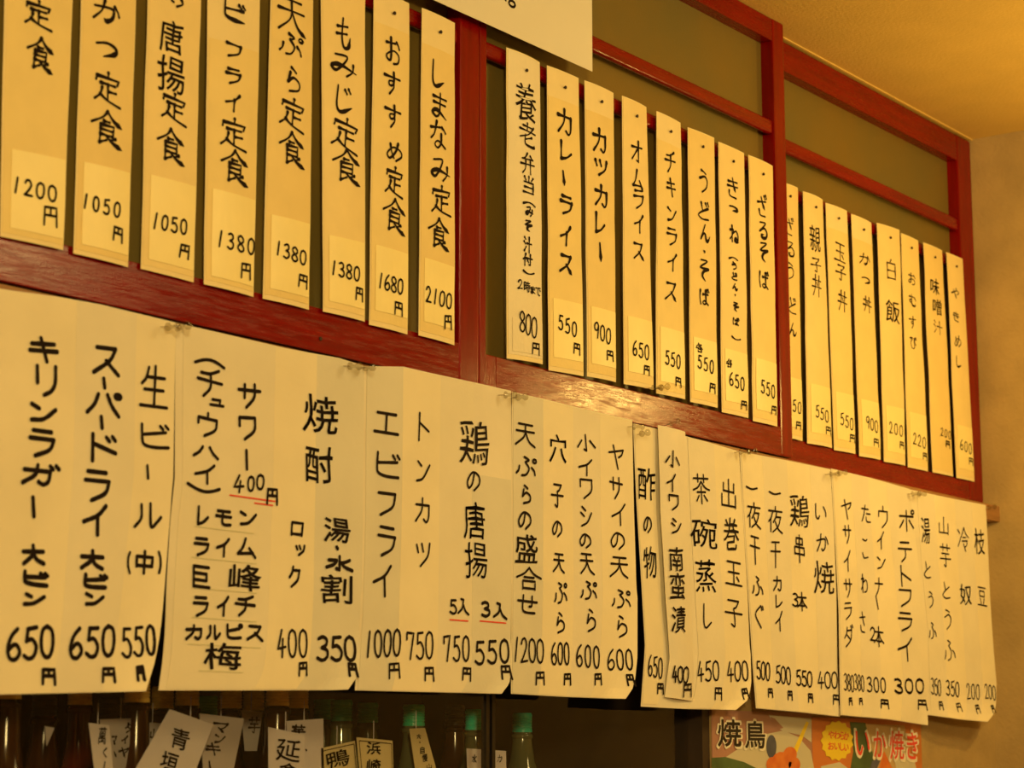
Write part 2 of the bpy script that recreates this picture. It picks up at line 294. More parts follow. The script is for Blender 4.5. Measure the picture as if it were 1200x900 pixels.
def strokes(ch):
    if ch not in PARSED:
        L = []
        for s in G[ch].split('|'):
            sm = s.startswith('~'); p = [tuple(float(c) for c in t.split(',')) for t in s.lstrip('~').split()]
            L.append(catmull(p) if sm else lin(p))
        X = [p[0] for s in L for p in s]; Yv = [p[1] for s in L for p in s]
        x0, x1, y0, y1 = min(X), max(X), min(Yv), max(Yv); wx = max(x1-x0, 1e-6); wy = max(y1-y0, 1e-6)
        PARSED[ch] = [[((x-x0)/wx-.5, .5-(y-y0)/wy) for x, y in s] for s in L], wx < 30
    return PARSED[ch]
FONT = {}
def fontglyph(ch, off=0.):
    key = (ch, off)
    if key not in FONT:
        cu = bpy.data.curves.new('t', 'FONT'); cu.body = ch; cu.resolution_u = 3; cu.offset = off; cu.fill_mode = 'FRONT'
        ob = bpy.data.objects.new('t', cu); COL.objects.link(ob); bpy.context.view_layer.update()
        me = ob.evaluated_get(bpy.context.evaluated_depsgraph_get()).to_mesh()
        V = [(v.co.x, v.co.y) for v in me.vertices]; Fs = [tuple(p.vertices) for p in me.polygons]
        ob.evaluated_get(bpy.context.evaluated_depsgraph_get()).to_mesh_clear()
        bpy.data.objects.remove(ob); bpy.data.curves.remove(cu)
        x0 = min(v[0] for v in V); x1 = max(v[0] for v in V); y0 = min(v[1] for v in V); y1 = max(v[1] for v in V)
        V = [((x-x0)/(x1-x0)-.5, (y-y0)/(y1-y0)-.5) for x, y in V]
        FONT[key] = V, Fs
    return FONT[key]
def glyph2d(ch, wd, ht, sw, rnd, brush=False, plain=False, off=0.):
    """-> verts (dx,dz) in metres, faces"""
    V = []; Fc = []
    if ch in G and not plain:
        S, narrow = strokes(ch); hw = max(wd-sw, wd*.35); hh = max(ht-sw, ht*.5)
        if ch in '一': hh = ht*.3
        rot = rnd.uniform(-.05, .03)
        jx, jy = rnd.uniform(-.03, .03), rnd.uniform(-.03, .03)
        for s in S:
            P = [((x+jx*y*2)*hw-rot*y*hh, (y+jy*x*2)*hh+rot*x*hw) for x, y in s]; n = len(P); base = len(V)
            hws = []
            for i in range(n):
                t = i/(n-1); k = 1.0
                if brush:
                    dn = s[-1][0]-s[0][0] > .3 and s[-1][1]-s[0][1] < -.3
                    k = (.75+.9*min(1, t/.8)**2-(2.6*max(0, t-.8)/.2*.5 if t > .8 else 0)) if dn else 1.3-.75*math.sin(math.pi*min(1, t*1.02))*.55-.45*t
                hws.append(sw*.5*k*rnd.uniform(.93, 1.07))
            for i in range(n):
                a = P[max(0, i-1)]; c = P[min(n-1, i+1)]; dx, dy = c[0]-a[0], c[1]-a[1]; l = math.hypot(dx, dy) or 1
                nx, ny = -dy/l, dx/l
                V += [(P[i][0]+nx*hws[i], P[i][1]+ny*hws[i]), (P[i][0]-nx*hws[i], P[i][1]-ny*hws[i])]
            for i in range(n-1): o = base+2*i; Fc.append((o, o+1, o+3, o+2))
            for i, sg in ((0, -1), (n-1, 1)):
                a = P[1] if i == 0 else P[n-2]; dx, dy = P[i][0]-a[0], P[i][1]-a[1]; ang = math.atan2(dy, dx); o = len(V); r = hws[i]
                for q in range(7):
                    th = ang-math.pi/2+math.pi*q/6; V.append((P[i][0]+r*math.cos(th), P[i][1]+r*math.sin(th)))
                Fc.append(tuple(range(o, o+7)))
            for i in range(1, n-1):  # discs at sharp corners
                a, c = P[i-1], P[i+1]; d1 = math.atan2(P[i][1]-a[1], P[i][0]-a[0]); d2 = math.atan2(c[1]-P[i][1], c[0]-P[i][0])
                if abs((d2-d1+math.pi) % (2*math.pi)-math.pi) > .5:
                    o = len(V); V += [(P[i][0]+hws[i]*math.cos(q*math.pi/4), P[i][1]+hws[i]*math.sin(q*math.pi/4)) for q in range(8)]; Fc.append(tuple(range(o, o+8)))
        return V, Fc
    U, Fs = fontglyph(ch, 0.); p1, p2 = rnd.uniform(0, 6), rnd.uniform(0, 6); a = 0 if plain else 1
    P = [((x+a*.022*math.sin(7*y+p1))*wd, (y+a*(.045*x+.022*math.sin(8*x+p2)))*ht) for x, y in U]
    r = off*ht if plain else max(0, (sw*.85-.055*ht)*(.3 if brush else .5))
    V = []; Fc = []
    for q in range(9 if r > 0 else 1):   # the pen's width: the outline stamped round a small circle
        dx, dy = (0, 0) if q == 0 else (r*math.cos(q*math.pi/4), r*math.sin(q*math.pi/4)); o = len(V)
        V += [(x+dx, y+dy) for x, y in P]; Fc += [tuple(i+o for i in f) for f in Fs]
    return V, Fc

# ------------------------------------------------------------------ paper surfaces
def interp(L, q):
    if q <= L[0][0]:
        a, b_ = L[0], L[1]
    elif q >= L[-1][0]:
        a, b_ = L[-2], L[-1]
    else:
        for a, b_ in zip(L, L[1:]):
            if a[0] <= q <= b_[0]: break
    t = (q-a[0])/(b_[0]-a[0]); return a[1]+(b_[1]-a[1])*t
class Surf:
    def __init__(s, left, right, top, bottom, y0, bulge):
        s.y0, s.bulge = y0, bulge
        def edge(pts, sv):
            out = []
            ya, yb = pts[0][1], pts[-1][1]
            for (x, y) in pts:
                t = (y-ya)/(yb-ya); p = pix(x, y, y0-bulge(sv, t)); out.append((p.z, p.x))
            return sorted(out)
        s.l = edge(left, 0.); s.r = edge(right, 1.)
        def hor(pts, tv):
            xa, xb = pts[0][0], pts[-1][0]; out = []
            for (x, y) in pts:
                sv = (x-xa)/(xb-xa); p = pix(x, y, y0-bulge(sv, tv)); out.append((sv, p.z))
            return out
        s.t = hor(top, 0.); s.b = hor(bottom, 1.)
    def P(s, u, v, lift=0.):
        zt, zb = interp(s.t, u), interp(s.b, u); z = zt+(zb-zt)*v
        xl, xr = interp(s.l, z), interp(s.r, z)
        return (xl+(xr-xl)*u, s.y0-s.bulge(u, v)-lift, z)
    def inv(s, X, Z):
        xl, xr = interp(s.l, Z), interp(s.r, Z); u = (X-xl)/(xr-xl); uc = min(1, max(0, u))
        zt, zb = interp(s.t, uc), interp(s.b, uc); return u, (zt-Z)/(zt-zb)
    def yat(s, X, Z):
        u, v = s.inv(X, Z); return s.y0-s.bulge(min(1.02, max(-.02, u)), min(1.02, max(0, v)))
    def place(s, x, y):
        Y = s.y0
        for _ in range(4): p = pix(x, y, Y); Y = s.yat(p.x, p.z)
        return pix(x, y, Y)
    def grid(s, name, m, parent=None, u0=0., u1=1., v0=0., v1=1., nu=4, nv=16, lift=0., th=.0003, origin=None):
        b = MB(); n = (nu+1)*(nv+1)
        for k in (0, 1):
            b.v += [s.P(u0+(u1-u0)*i/nu, v0+(v1-v0)*j/nv, lift-k*th) for j in range(nv+1) for i in range(nu+1)]
        id_ = lambda k, i, j: k*n+j*(nu+1)+i
        for j in range(nv):
            for i in range(nu):
                b.f.append((id_(0, i, j), id_(0, i, j+1), id_(0, i+1, j+1), id_(0, i+1, j))); b.f.append((id_(1, i, j), id_(1, i+1, j), id_(1, i+1, j+1), id_(1, i, j+1)))
        for j in range(nv):
            for i, w_ in ((0, 0), (nu, 1)):
                q = (id_(0, i, j), id_(1, i, j), id_(1, i, j+1), id_(0, i, j+1)); b.f.append(q if not w_ else q[::-1])
        for i in range(nu):
            for j, w_ in ((0, 0), (nv, 1)):
                q = (id_(0, i, j), id_(0, i+1, j), id_(1, i+1, j), id_(1, i, j)); b.f.append(q if not w_ else q[::-1])
        b.m = [0]*len(b.f)
        return b.build(name, m, parent, recalc=False, origin=origin)
    def write(s, items, parent, lift=.0010, sw=.0033, brush=False, seed=1, mats=None):
        rnd = random.Random(seed); words_ = []
        for it in items:      # neighbouring characters form one word
            x, y, w_, h = it[1:5]; hit = None
            for wd_ in words_:
                if any(max(abs(x-o[1])-(w_+o[3])/2, abs(y-o[2])-(h+o[4])/2) < .38*min(max(w_, h), max(o[3], o[4])) for o in wd_):
                    if hit is None: hit = wd_; wd_.append(it)
                    else: hit += wd_; wd_[:] = []
            words_ = [q for q in words_ if q]
            if hit is None: words_.append([it])
        for wd_ in words_: s.word(wd_, parent, lift, sw, brush, rnd, mats)
    def word(s, items, parent, lift, sw, brush, rnd, mats):
        b = MB()
        for it in items:
            ch, x, y, w_, h = it[:5]; k = it[5] if len(it) > 5 else 1.
            c = s.place(x, y); a = s.place(x-w_/2, y-w_/2*.2); d = s.place(x+w_/2, y+w_/2*.2); wd = d.x-a.x
            ht = s.place(x, y-h/2).z-s.place(x, y+h/2).z
            if ch == '_':
                n = 8; vs = []
                for i in range(n+1):
                    X = c.x-wd/2+wd*i/n; hh_ = .0009 if k == 1 else .0006
                    for sg in (1, -1):
                        Z = c.z+sg*hh_; vs.append((X, s.yat(X, Z)-lift+.0002, Z))
                b.add(vs, [(2*i, 2*i+1, 2*i+3, 2*i+2) for i in range(n)], int(k)); continue
            V, Fc = glyph2d(ch, wd, ht, sw*k, rnd, brush)
            b.add([(c.x+dx, s.yat(c.x+dx, c.z+dz)-lift, c.z+dz) for dx, dz in V], Fc)
        return b.build('lettering', mats or INK, parent, recalc=False)
def num(t, x0, y0, x1, y1, w_, h, k=1.):
    n = len(t); return [(c, x0+(x1-x0)*i/max(1, n-1), y0+(y1-y0)*i/max(1, n-1), w_*(.45 if c == '1' else 1), h, k) for i, c in enumerate(t)]

# ------------------------------------------------------------------ hanging menu strips
S = []   # TL, TR, BL, BR, plane, glyphs, price, label, options
def strip(tl, tr, bl, br, chars, price, yen, label, plane=0, patch=0., tagged=True, k=1.0, tg=(.765, .955)):
    S.append((tl, tr, bl, br, chars, price, yen, label, plane, patch, tagged, k, tg))
strip((6, -65), (87, -50), (0, 277), (74, 293), [('定', 45, 17, 34, 34), ('食', 47, 64, 34, 42)], ('1200', 18, 217, 60, 227, 11, 21), (58, 254, 17, 25), 'wide yellow paper menu strip priced 1200 yen, leftmost of the upper row', tg=(.70, .965))
strip((97, -60), (161, -45), (86, 297), (150, 313), [('か', 125, 14, 32, 28), ('つ', 124, 59, 27, 21), ('定', 126, 104, 33, 40), ('食', 125, 151, 39, 44)], ('1050', 99, 236, 136, 246, 8.5, 20), (137, 275, 12, 19), 'yellow paper menu strip reading かつ定食, priced 1050 yen', tg=(.70, .965))
strip((174, -50), (236, -32), (165, 315), (227, 331), [('り', 207, 3, 16, 14), ('唐', 200, 43, 27, 38), ('揚', 200, 87, 32, 42), ('定', 204, 127, 31, 36), ('食', 200, 171, 34, 42)], ('1050', 181, 259, 214, 266, 8.5, 20), (215, 295, 12, 18), 'yellow paper menu strip reading 唐揚定食, priced 1050 yen', tg=(.70, .965))
strip((244, -40), (305, -20), (239, 333), (297, 348), [('ビ', 275, 14, 26, 24), ('フ', 273, 60, 19, 19), ('ラ', 273, 90, 19, 21), ('イ', 272, 120, 18, 24), ('定', 274, 157, 32, 38), ('食', 275, 196, 34, 42)], ('1380', 257, 280, 293, 289, 8.5, 21), (287, 318, 12, 20), 'yellow paper menu strip with フライ定食, priced 1380 yen, its top pasted over', patch=.23, tg=(.70, .97))
strip((318, -25), (367, -12), (308, 350), (362, 363), [('天', 342, 20, 34, 42), ('ぷ', 341, 53, 28, 28), ('ら', 344, 95, 16, 32), ('定', 343, 134, 30, 38), ('食', 342, 175, 31, 42)], ('1380', 325, 291, 354, 302, 8, 19), (354, 330, 11, 17), 'yellow paper menu strip reading 天ぷら定食, priced 1380 yen', tg=(.74, .965))
strip((376, -15), (428, -5), (378.5, 365), (427.5, 377), [('も', 402, 39, 18, 38), ('み', 403, 77, 31, 27), ('じ', 403, 117, 20, 34), ('定', 405, 158, 32, 40), ('食', 406, 195, 34, 42)], ('1380', 390, 314, 417, 321, 7.5, 19), (420, 345, 9, 17), 'yellow paper menu strip reading もみじ定食, priced 1380 yen', tg=(.765, .965))
strip((438, -13), (479.5, 4), (432.5, 380.5), (477.5, 392), [('お', 460, 60, 17, 33), ('す', 459, 98, 20, 30), ('す', 460, 137, 20, 30), ('め', 462, 178, 19, 24), ('定', 462, 213, 22, 36), ('食', 462, 253, 28, 42)], ('1680', 445, 329, 468, 336, 7, 20), (466, 362, 10, 17), 'yellow paper menu strip reading おすすめ定食, priced 1680 yen', patch=.10)
strip((494.5, 9), (533, 27), (490.5, 393), (532.5, 404.5), [('し', 513, 87, 15, 33), ('ま', 515, 124, 18, 32), ('な', 513, 158, 19, 34), ('み', 516, 199, 23, 28), ('定', 517, 235, 24, 36), ('食', 514, 274, 26, 38)], ('2100', 501, 345, 525, 353, 7, 20), (524, 378, 9, 18), 'yellow paper menu strip reading しまなみ定食, priced 2100 yen, left of the middle post', patch=.11)
strip((593.5, 55.5), (632.5, 73), (594, 420), (636, 427), [('養', 616, 120, 24, 44), ('老', 618, 158, 19, 28), ('弁', 618, 192, 17, 26), ('当', 619, 217, 13, 22), ('⌒', 620, 239, 15, 5), ('み', 620, 248, 10, 13), ('そ', 619, 265, 9, 15), ('汁', 618, 287, 10, 20), ('付', 618, 305, 12, 16), ('⌣', 619, 320, 14, 5), ('2', 609, 333, 6, 12, .8), ('時', 617, 336, 7, 12, .8), ('ま', 624, 340, 6, 10, .7), ('で', 630, 342, 6, 10, .7)], ('800', 611, 377, 625, 384, 7, 26), (627, 409, 9, 15), 'pale menu strip 養老弁当 under a film with a peeling price, 800 yen', tg=(.87, .975), k=.8)
strip((641, 76.5), (678, 91.5), (643, 434), (684, 441), [('カ', 661, 143, 17, 32, 1.3), ('レ', 663, 178, 14, 24, 1.3), ('ー', 660, 209, 4, 20, 1.3), ('ラ', 663, 241, 15, 25, 1.3), ('イ', 662, 276, 13, 26, 1.3), ('ス', 663, 310, 16, 24, 1.3)], ('550', 656, 378, 672, 386, 6, 19), (675, 409, 8, 14), 'yellow paper menu strip reading カレーライス, priced 550 yen', patch=.10)
strip((685, 94), (719, 109), (688, 441), (722, 448), [('カ', 702, 165, 16, 30, 1.3), ('ツ', 704, 197, 15, 22, 1.3), ('カ', 704, 230, 15, 28, 1.3), ('レ', 703, 262, 12, 26, 1.3), ('ー', 703, 296, 4, 26, 1.3)], ('900', 698, 387, 712, 394, 6, 20), (714, 417, 8, 13), 'yellow paper menu strip reading カツカレー, priced 900 yen', patch=.10)
strip((729, 112), (757.5, 125.5), (731, 450), (766, 457), [('オ', 746, 178, 13, 27), ('ム', 747, 211, 13, 25), ('ラ', 748, 234, 12, 24), ('イ', 748, 262, 11, 24), ('ス', 748, 295, 13, 21)], ('650', 743, 408, 757, 413, 5.5, 19), (757, 434, 7, 12), 'yellow paper menu strip reading オムライス, priced 650 yen')
strip((769.5, 130), (797.5, 144), (769, 461), (803, 468), [('チ', 785, 190, 13, 27), ('キ', 786, 220, 11, 22), ('ン', 787, 252, 11, 17), ('ラ', 787, 278, 12, 22), ('イ', 787, 307, 11, 23), ('ス', 786, 342, 14, 23)], ('550', 781, 419, 794, 424, 5, 18), (794, 448, 7, 12), 'yellow paper menu strip reading チキンライス, priced 550 yen', patch=.10)
strip((806, 149), (837, 161.5), (809, 471), (841, 478), [('う', 824, 213, 10, 28), ('ど', 824, 247, 13, 23), ('ん', 826, 273, 12, 21), ('・', 825, 295, 3, 3), ('そ', 825, 317, 11, 27), ('ば', 825, 348, 12, 21), ('各', 819, 408, 9, 12, .8)], ('550', 819, 424, 833, 430, 5, 17), (834, 455, 7, 12), 'yellow paper menu strip reading うどん・そば, priced 550 yen each')
strip((842, 166), (872, 179.5), (846, 483), (877, 490), [('き', 858, 220, 13, 25), ('つ', 859, 245, 11, 8), ('ね', 860, 275, 11, 21), ('⌒', 859, 303, 11, 4, .8), ('う', 860, 312, 6, 10, .8), ('ど', 860, 324, 7, 10, .8), ('ん', 861, 336, 7, 9, .8), ('・', 861, 346, 2, 2, .8), ('そ', 862, 360, 7, 12, .8), ('ば', 862, 377, 8, 10, .8), ('⌣', 862, 397, 11, 4, .8), ('各', 854, 426, 8, 11, .8)], ('650', 856, 444, 869, 450, 5, 17), (871, 475, 7, 11), 'yellow paper menu strip reading きつね（うどん・そば）, priced 650 yen each')
strip((877, 181.5), (905.5, 194.5), (882.5, 493.5), (911, 500), [('ざ', 893, 241, 12, 27), ('る', 894, 270, 10, 21), ('そ', 895, 296, 10, 25), ('ば', 895, 328, 12, 22)], ('550', 893, 453, 905, 459, 4.5, 17), (906, 481, 6, 11), 'yellow paper menu strip reading ざるそば, priced 550 yen, against the red corner post')
strip((912, 212), (935, 220), (917, 511.5), (940.5, 517), [('ざ', 925, 265, 10, 22, .8), ('る', 926, 292, 9, 18, .8), ('う', 926, 318, 8, 20, .8), ('ど', 928, 358, 9, 20, .8), ('ん', 929, 386, 9, 16, .8)], ('550', 924, 473, 936, 478, 4.2, 15, .9), (935, 499, 6, 10), 'yellow paper menu strip half hidden behind the red corner post', plane=1)
strip((941, 224), (964, 234), (946, 519.5), (975, 525), [('親', 955, 280, 12, 30, .8), ('子', 956, 311, 12, 17, .8), ('丼', 957, 335, 11, 26, .8)], ('550', 957, 482, 968, 488, 4.2, 15, .9), (970, 505, 6, 10), 'yellow paper menu strip reading 親子丼, priced 550 yen, bottom edge curled', plane=1)
strip((967.5, 237.5), (992.5, 247), (977.5, 527.5), (1002.5, 532), [('玉', 984, 296, 13, 22, .9), ('子', 985, 320, 12, 19, .9), ('丼', 987, 353, 11, 25, .9)], ('550', 986, 491, 997, 497, 4.2, 15, .9), (998, 514, 6, 10), 'yellow paper menu strip reading 玉子丼, priced 550 yen', plane=1, patch=.10)
strip((997.5, 250.5), (1021, 261), (1007, 534.5), (1032, 539), [('か', 1013, 304, 12, 14, .9), ('つ', 1014, 329, 10, 9, .9), ('丼', 1016, 357, 10, 19, .9)], ('900', 1016, 495, 1026, 500, 4, 15, .9), (1026, 519, 6, 10), 'yellow paper menu strip reading かつ丼, priced 900 yen', plane=1, patch=.10)
strip((1027.5, 261), (1054, 269.5), (1036, 541), (1061, 545.5), [('白', 1044, 316, 10, 24, .9), ('飯', 1046, 365, 16, 26, .9)], ('200', 1043, 501, 1055, 505, 4, 14, .9), (1056, 522, 5, 9), 'yellow paper menu strip reading 白飯, priced 200 yen', plane=1)
strip((1056, 273), (1076, 282), (1064, 547.5), (1087.5, 552.5), [('お', 1068, 327, 8, 14, .8), ('む', 1069, 352, 8, 14, .8), ('す', 1069, 378, 8, 15, .8), ('び', 1070, 402, 8, 15, .8)], ('220', 1071, 514, 1082, 519, 4, 14, .9), (1083, 535, 5, 9), 'yellow paper menu strip reading おむすび, priced 220 yen', plane=1)
strip((1082, 284), (1104, 293.5), (1093, 553.5), (1117, 558.5), [('味', 1095, 336, 10, 18, .8), ('噌', 1098, 360, 10, 18, .8), ('汁', 1099, 384, 10, 16, .7)], ('200', 1103, 506, 1112, 510, 3, 10, .7), (1110, 521, 5, 9), 'yellow paper menu strip reading 味噌汁 in faded ink without a price tag', plane=1, tagged=False)
strip((1109, 295.5), (1128, 303.5), (1121, 560), (1142, 564.5), [('や', 1119, 344, 9, 13, .8), ('き', 1120, 371, 7, 12, .8), ('め', 1122, 400, 8, 14, .8), ('し', 1123, 424, 6, 14, .8)], ('600', 1126, 521, 1136, 526, 3.6, 13, .9), (1137, 541, 5, 9), 'narrow yellow menu strip reading やきめし, rightmost of the upper row', plane=1)
for i, (tl, tr, bl, br, chars, price, yen, label, plane, patch, tagged, kk, tg) in enumerate(S):
    rnd = random.Random(100+i); y0 = (-.0032, .0318)[plane]
    kx = rnd.uniform(.0012, .0024); kz = rnd.uniform(.0010, .0030); ph = rnd.uniform(0, 6); kw = rnd.uniform(.0003, .0008)
    if i in (8, 17): kx = .0035
    bul = (lambda kx, kz, ph, kw: lambda u, v: kx*(1-(2*u-1)**2)+kz*math.sin(math.pi*min(1, max(0, v)))+kw*math.sin(9*v+ph))(kx, kz, ph, kw)
    def edge(a, c, seed):
        r = random.Random(seed); n = 7
        return [(a[0]+(c[0]-a[0])*j/n+(r.uniform(-.5, .5) if 0 < j < n else 0), a[1]+(c[1]-a[1])*j/n) for j in range(n+1)]
    sf = Surf(edge(tl, bl, i), edge(tr, br, i+50), [tl, tr], [bl, br], y0, bul)
    o = Vector(sf.P(.5, 1.0))
    root = sf.grid('menu_strip', BACK, nu=6, nv=20, th=.0004, origin=o)
    tag(root, label, 'menu strip', 'menu strips pinned in the upper row')
    fp = sf.grid('face_paper', PASTE[0] if i == 8 else STRIP[i % 3], root, .03, .985, max(patch, .004), .985, nu=6, nv=20, lift=.0005)
    sf.write([c[:5]+((c[5] if len(c) > 5 else 1.)*kk,) for c in chars], root, lift=.0012, sw=.0037 if plane == 0 else .0032, brush=True, seed=i)
    top = root
    if tagged:
        top = sf.grid('price_tag', PASTE[0] if i == 8 else TAG, root, .12 if i else .14, .975, tg[0], tg[1], nu=6, nv=6, lift=.0012)
        if i == 8: top['label'] = 'white price paper curling at the bottom'
    sf.write(num(*price)+[('円',)+yen], top, lift=.0019, sw=.0026 if plane == 0 else .0024, seed=i+70)
    if tl[1] > -14:
        u = .5; p = sf.P(u, .055 if plane == 0 else .05); b = MB()
        b.lathe([(.0010, .006), (.0010, -.002), (.0024, -.0022), (.0022, -.0036), (.0008, -.0042)], (p[0], p[1], p[2]), 10, 'y'); b.build('nail', METAL, root, smooth=False)

# ------------------------------------------------------------------ large sheets
def sheet(label, left, right, top, bottom, bul, columns, items, seed, cat='menu sheet', y0=-.0015, mats=None, lows=(), extra=None):
    sf = Surf(left, right, top, bottom, y0, bul)
    root = sf.grid('menu_sheet', SHEET, nu=28, nv=28, th=.0004, origin=sf.P(.5, 1))
    tag(root, label, cat, 'large menu sheets hung from the ledge')
    for j, (xs, its, mi, vt, vb) in enumerate(columns):
        ymid = 620
        def uu(x): p = sf.place(x, ymid); return sf.inv(p.x, p.z)[0]
        a, c = uu(xs[0]), uu(xs[1])
        pst = sf.grid('pasted_strip', PASTE[mi], root, max(a, .002), min(c, .998), vt, vb, nu=10, nv=28, lift=.0006+.00015*(j % 2))
        if its: sf.write(its, pst, lift=.0016, seed=seed+j, mats=mats, sw=.0031)
    if items: sf.write(items, root, lift=.0016, seed=seed+40, mats=mats, sw=.0031)
    return sf, root
def curl(amp, u0=.75, v0=.6, side=1, base=.004):
    def f(u, v):
        uu = u if side > 0 else 1-u
        a = max(0, (uu-u0)/(1-u0)); c = max(0, (v-v0)/(1-v0)) if v0 < 1 else 0
        return base*v*v+.0012*math.sin(7*u+3*v)*min(1, v*2)+amp*a*a*c
    return f
MM = [INK, INKR, INKB]
B = 1.55
sheet('leftmost large white sheet listing beer in three columns, 650 650 550 yen',
      [(-62, 330), (-66, 820)], [(206, 378), (203, 560), (198.5, 612), (192.5, 690), (190, 720), (187.5, 742), (182.5, 772), (171, 810)],
      [(-62, 325), (0, 338), (60, 346), (110, 355), (206, 378)], [(-66, 818), (0, 814), (100, 812), (171, 810)], curl(.016, .8, .45),
      [((-50, 82), [('キ', 50, 410, 36, 32, B), ('リ', 53, 446, 26, 40, B), ('ン', 50, 485, 33, 24, B), ('ラ', 48, 520, 32, 36, B), ('ガ', 47, 556, 44, 30, B), ('ー', 38, 594, 6, 28, B),
                   ('大', 38, 650, 28, 27, B), ('ビ', 41, 678, 31, 20, B), ('ン', 39, 703, 26, 17, 1.4)]+num('650', 15, 755, 54, 752, 18, 42, 1.45)+[('円', 56, 793, 18, 22, 1.3)], 0, .002, .998),
       ((80, 150), [('ス', 124, 423, 33, 36, B), ('ー', 121, 449, 5, 15, B), ('パ', 121, 473, 42, 32, B), ('ー', 118, 495, 5, 18, B), ('ド', 121, 526, 31, 36, B), ('ラ', 113, 570, 32, 40, B),
                    ('イ', 110, 609, 30, 40, B), ('大', 107, 656, 29, 26, B), ('ビ', 111, 681, 29, 20, B), ('ン', 110, 703, 24, 17, 1.4)]+num('650', 88, 754, 126, 751, 17, 40, 1.45)+[('円', 126, 791, 17, 20, 1.2)], 2, .004, .997),
       ((149, 199), [('生', 180, 453, 34, 52, 1.2), ('ビ', 181, 511, 34, 31, 1.2), ('ー', 172, 553, 4, 19, 1.2), ('ル', 172, 604, 34, 32, 1.2), ('(', 150, 659, 5, 28), ('中', 168, 659, 22, 30, 1.2), (')', 186, 659, 5, 28)]
        + num('550', 147, 753, 175, 750, 13, 38, 1.1)+[('円', 163, 789, 11, 20, 1.1)], 0, .003, .996)], None, 10)
sheet('large white sheet of sour drinks and shochu, two red lines under 400',
      [(206, 379), (205, 560), (199.5, 612), (195, 690), (194.3, 720), (193.3, 742), (191, 772), (186, 808)], [(427, 429), (425, 600), (424, 700), (422.5, 765), (420.5, 785), (416, 800), (408, 808)],
      [(206, 378), (330, 407), (395, 419), (427, 429)], [(186, 809), (300, 809), (390, 809), (408, 808)], curl(.010, .84, .82),
      [((208, 318), [('⌒', 245, 425, 37, 10, 1.2), ('チ', 258-13, 449, 31, 38, 1.2), ('ュ', 253, 472, 18, 10, 1.1), ('ウ', 242, 498, 24, 31, 1.2), ('ハ', 241, 530, 31, 16, 1.2), ('イ', 239, 555, 25, 26, 1.2), ('⌣', 238, 573, 40, 10, 1.2),
                    ('サ', 291, 464, 28, 32, 1.3), ('ワ', 289, 502, 21, 30, 1.3), ('ー', 288, 539, 4, 27, 1.4), ('4', 279, 567, 13, 23), ('0', 293, 567, 9, 20), ('0', 304, 565, 10, 20), ('_', 295, 584, 54, 1, 1), ('_', 308, 591, 22, 1, 1)]
        + [('レ', 237, 605, 14, 24, 1.2), ('モ', 261, 607, 20, 20, 1.2), ('ン', 290, 608, 21, 18, 1.2), ('ラ', 235, 641, 19, 24, 1.2), ('イ', 260, 641, 16, 25, 1.2), ('ム', 288, 642, 23, 25, 1.2), ('巨', 235, 676, 21, 28, 1.2), ('峰', 286, 677, 37, 30),
           ('ラ', 234, 711, 19, 26, 1.2), ('イ', 260, 710, 14, 26, 1.2), ('チ', 286, 710, 25, 28, 1.2), ('カ', 226, 741, 20, 20, 1.2), ('ル', 249, 741, 18, 19, 1.2), ('ピ', 274, 740, 20, 20, 1.2), ('ス', 298, 742, 20, 20, 1.2), ('梅', 260, 769, 43, 30),
           ('_', 262, 621, 70, 1, 2), ('_', 262, 657, 76, 1, 2), ('_', 262, 692, 76, 1, 2), ('_', 262, 726, 76, 1, 2), ('_', 262, 757, 86, 1, 2), ('_', 258, 787, 52, 1, 2)], 2, .002, .995),
       ((317, 368), [('円', 318, 582, 14, 21, 1.1), ('ロ', 347, 620, 15, 18, 1.1), ('ツ', 351, 645, 12, 15, 1.1), ('ク', 344, 676, 14, 27, 1.1)]+num('400', 329, 754, 354, 754, 11, 35)+[('円', 354, 784, 11, 18)], 0, .002, .996),
       ((366, 425), [('焼', 375, 486, 40, 44, 1.2), ('酎', 373, 545, 32, 42, 1.2), ('湯', 394, 621, 30, 28), ('・', 394, 642, 3, 3, 1.6), ('水', 397, 660, 33, 20, 1.4), ('割', 394, 690, 37, 33)]+num('350', 377, 760, 409, 760, 15, 32, 1.4)+[('円', 412, 785, 12, 18, 1.2)], 1, .002, .998)],
      None, 11, mats=MM)
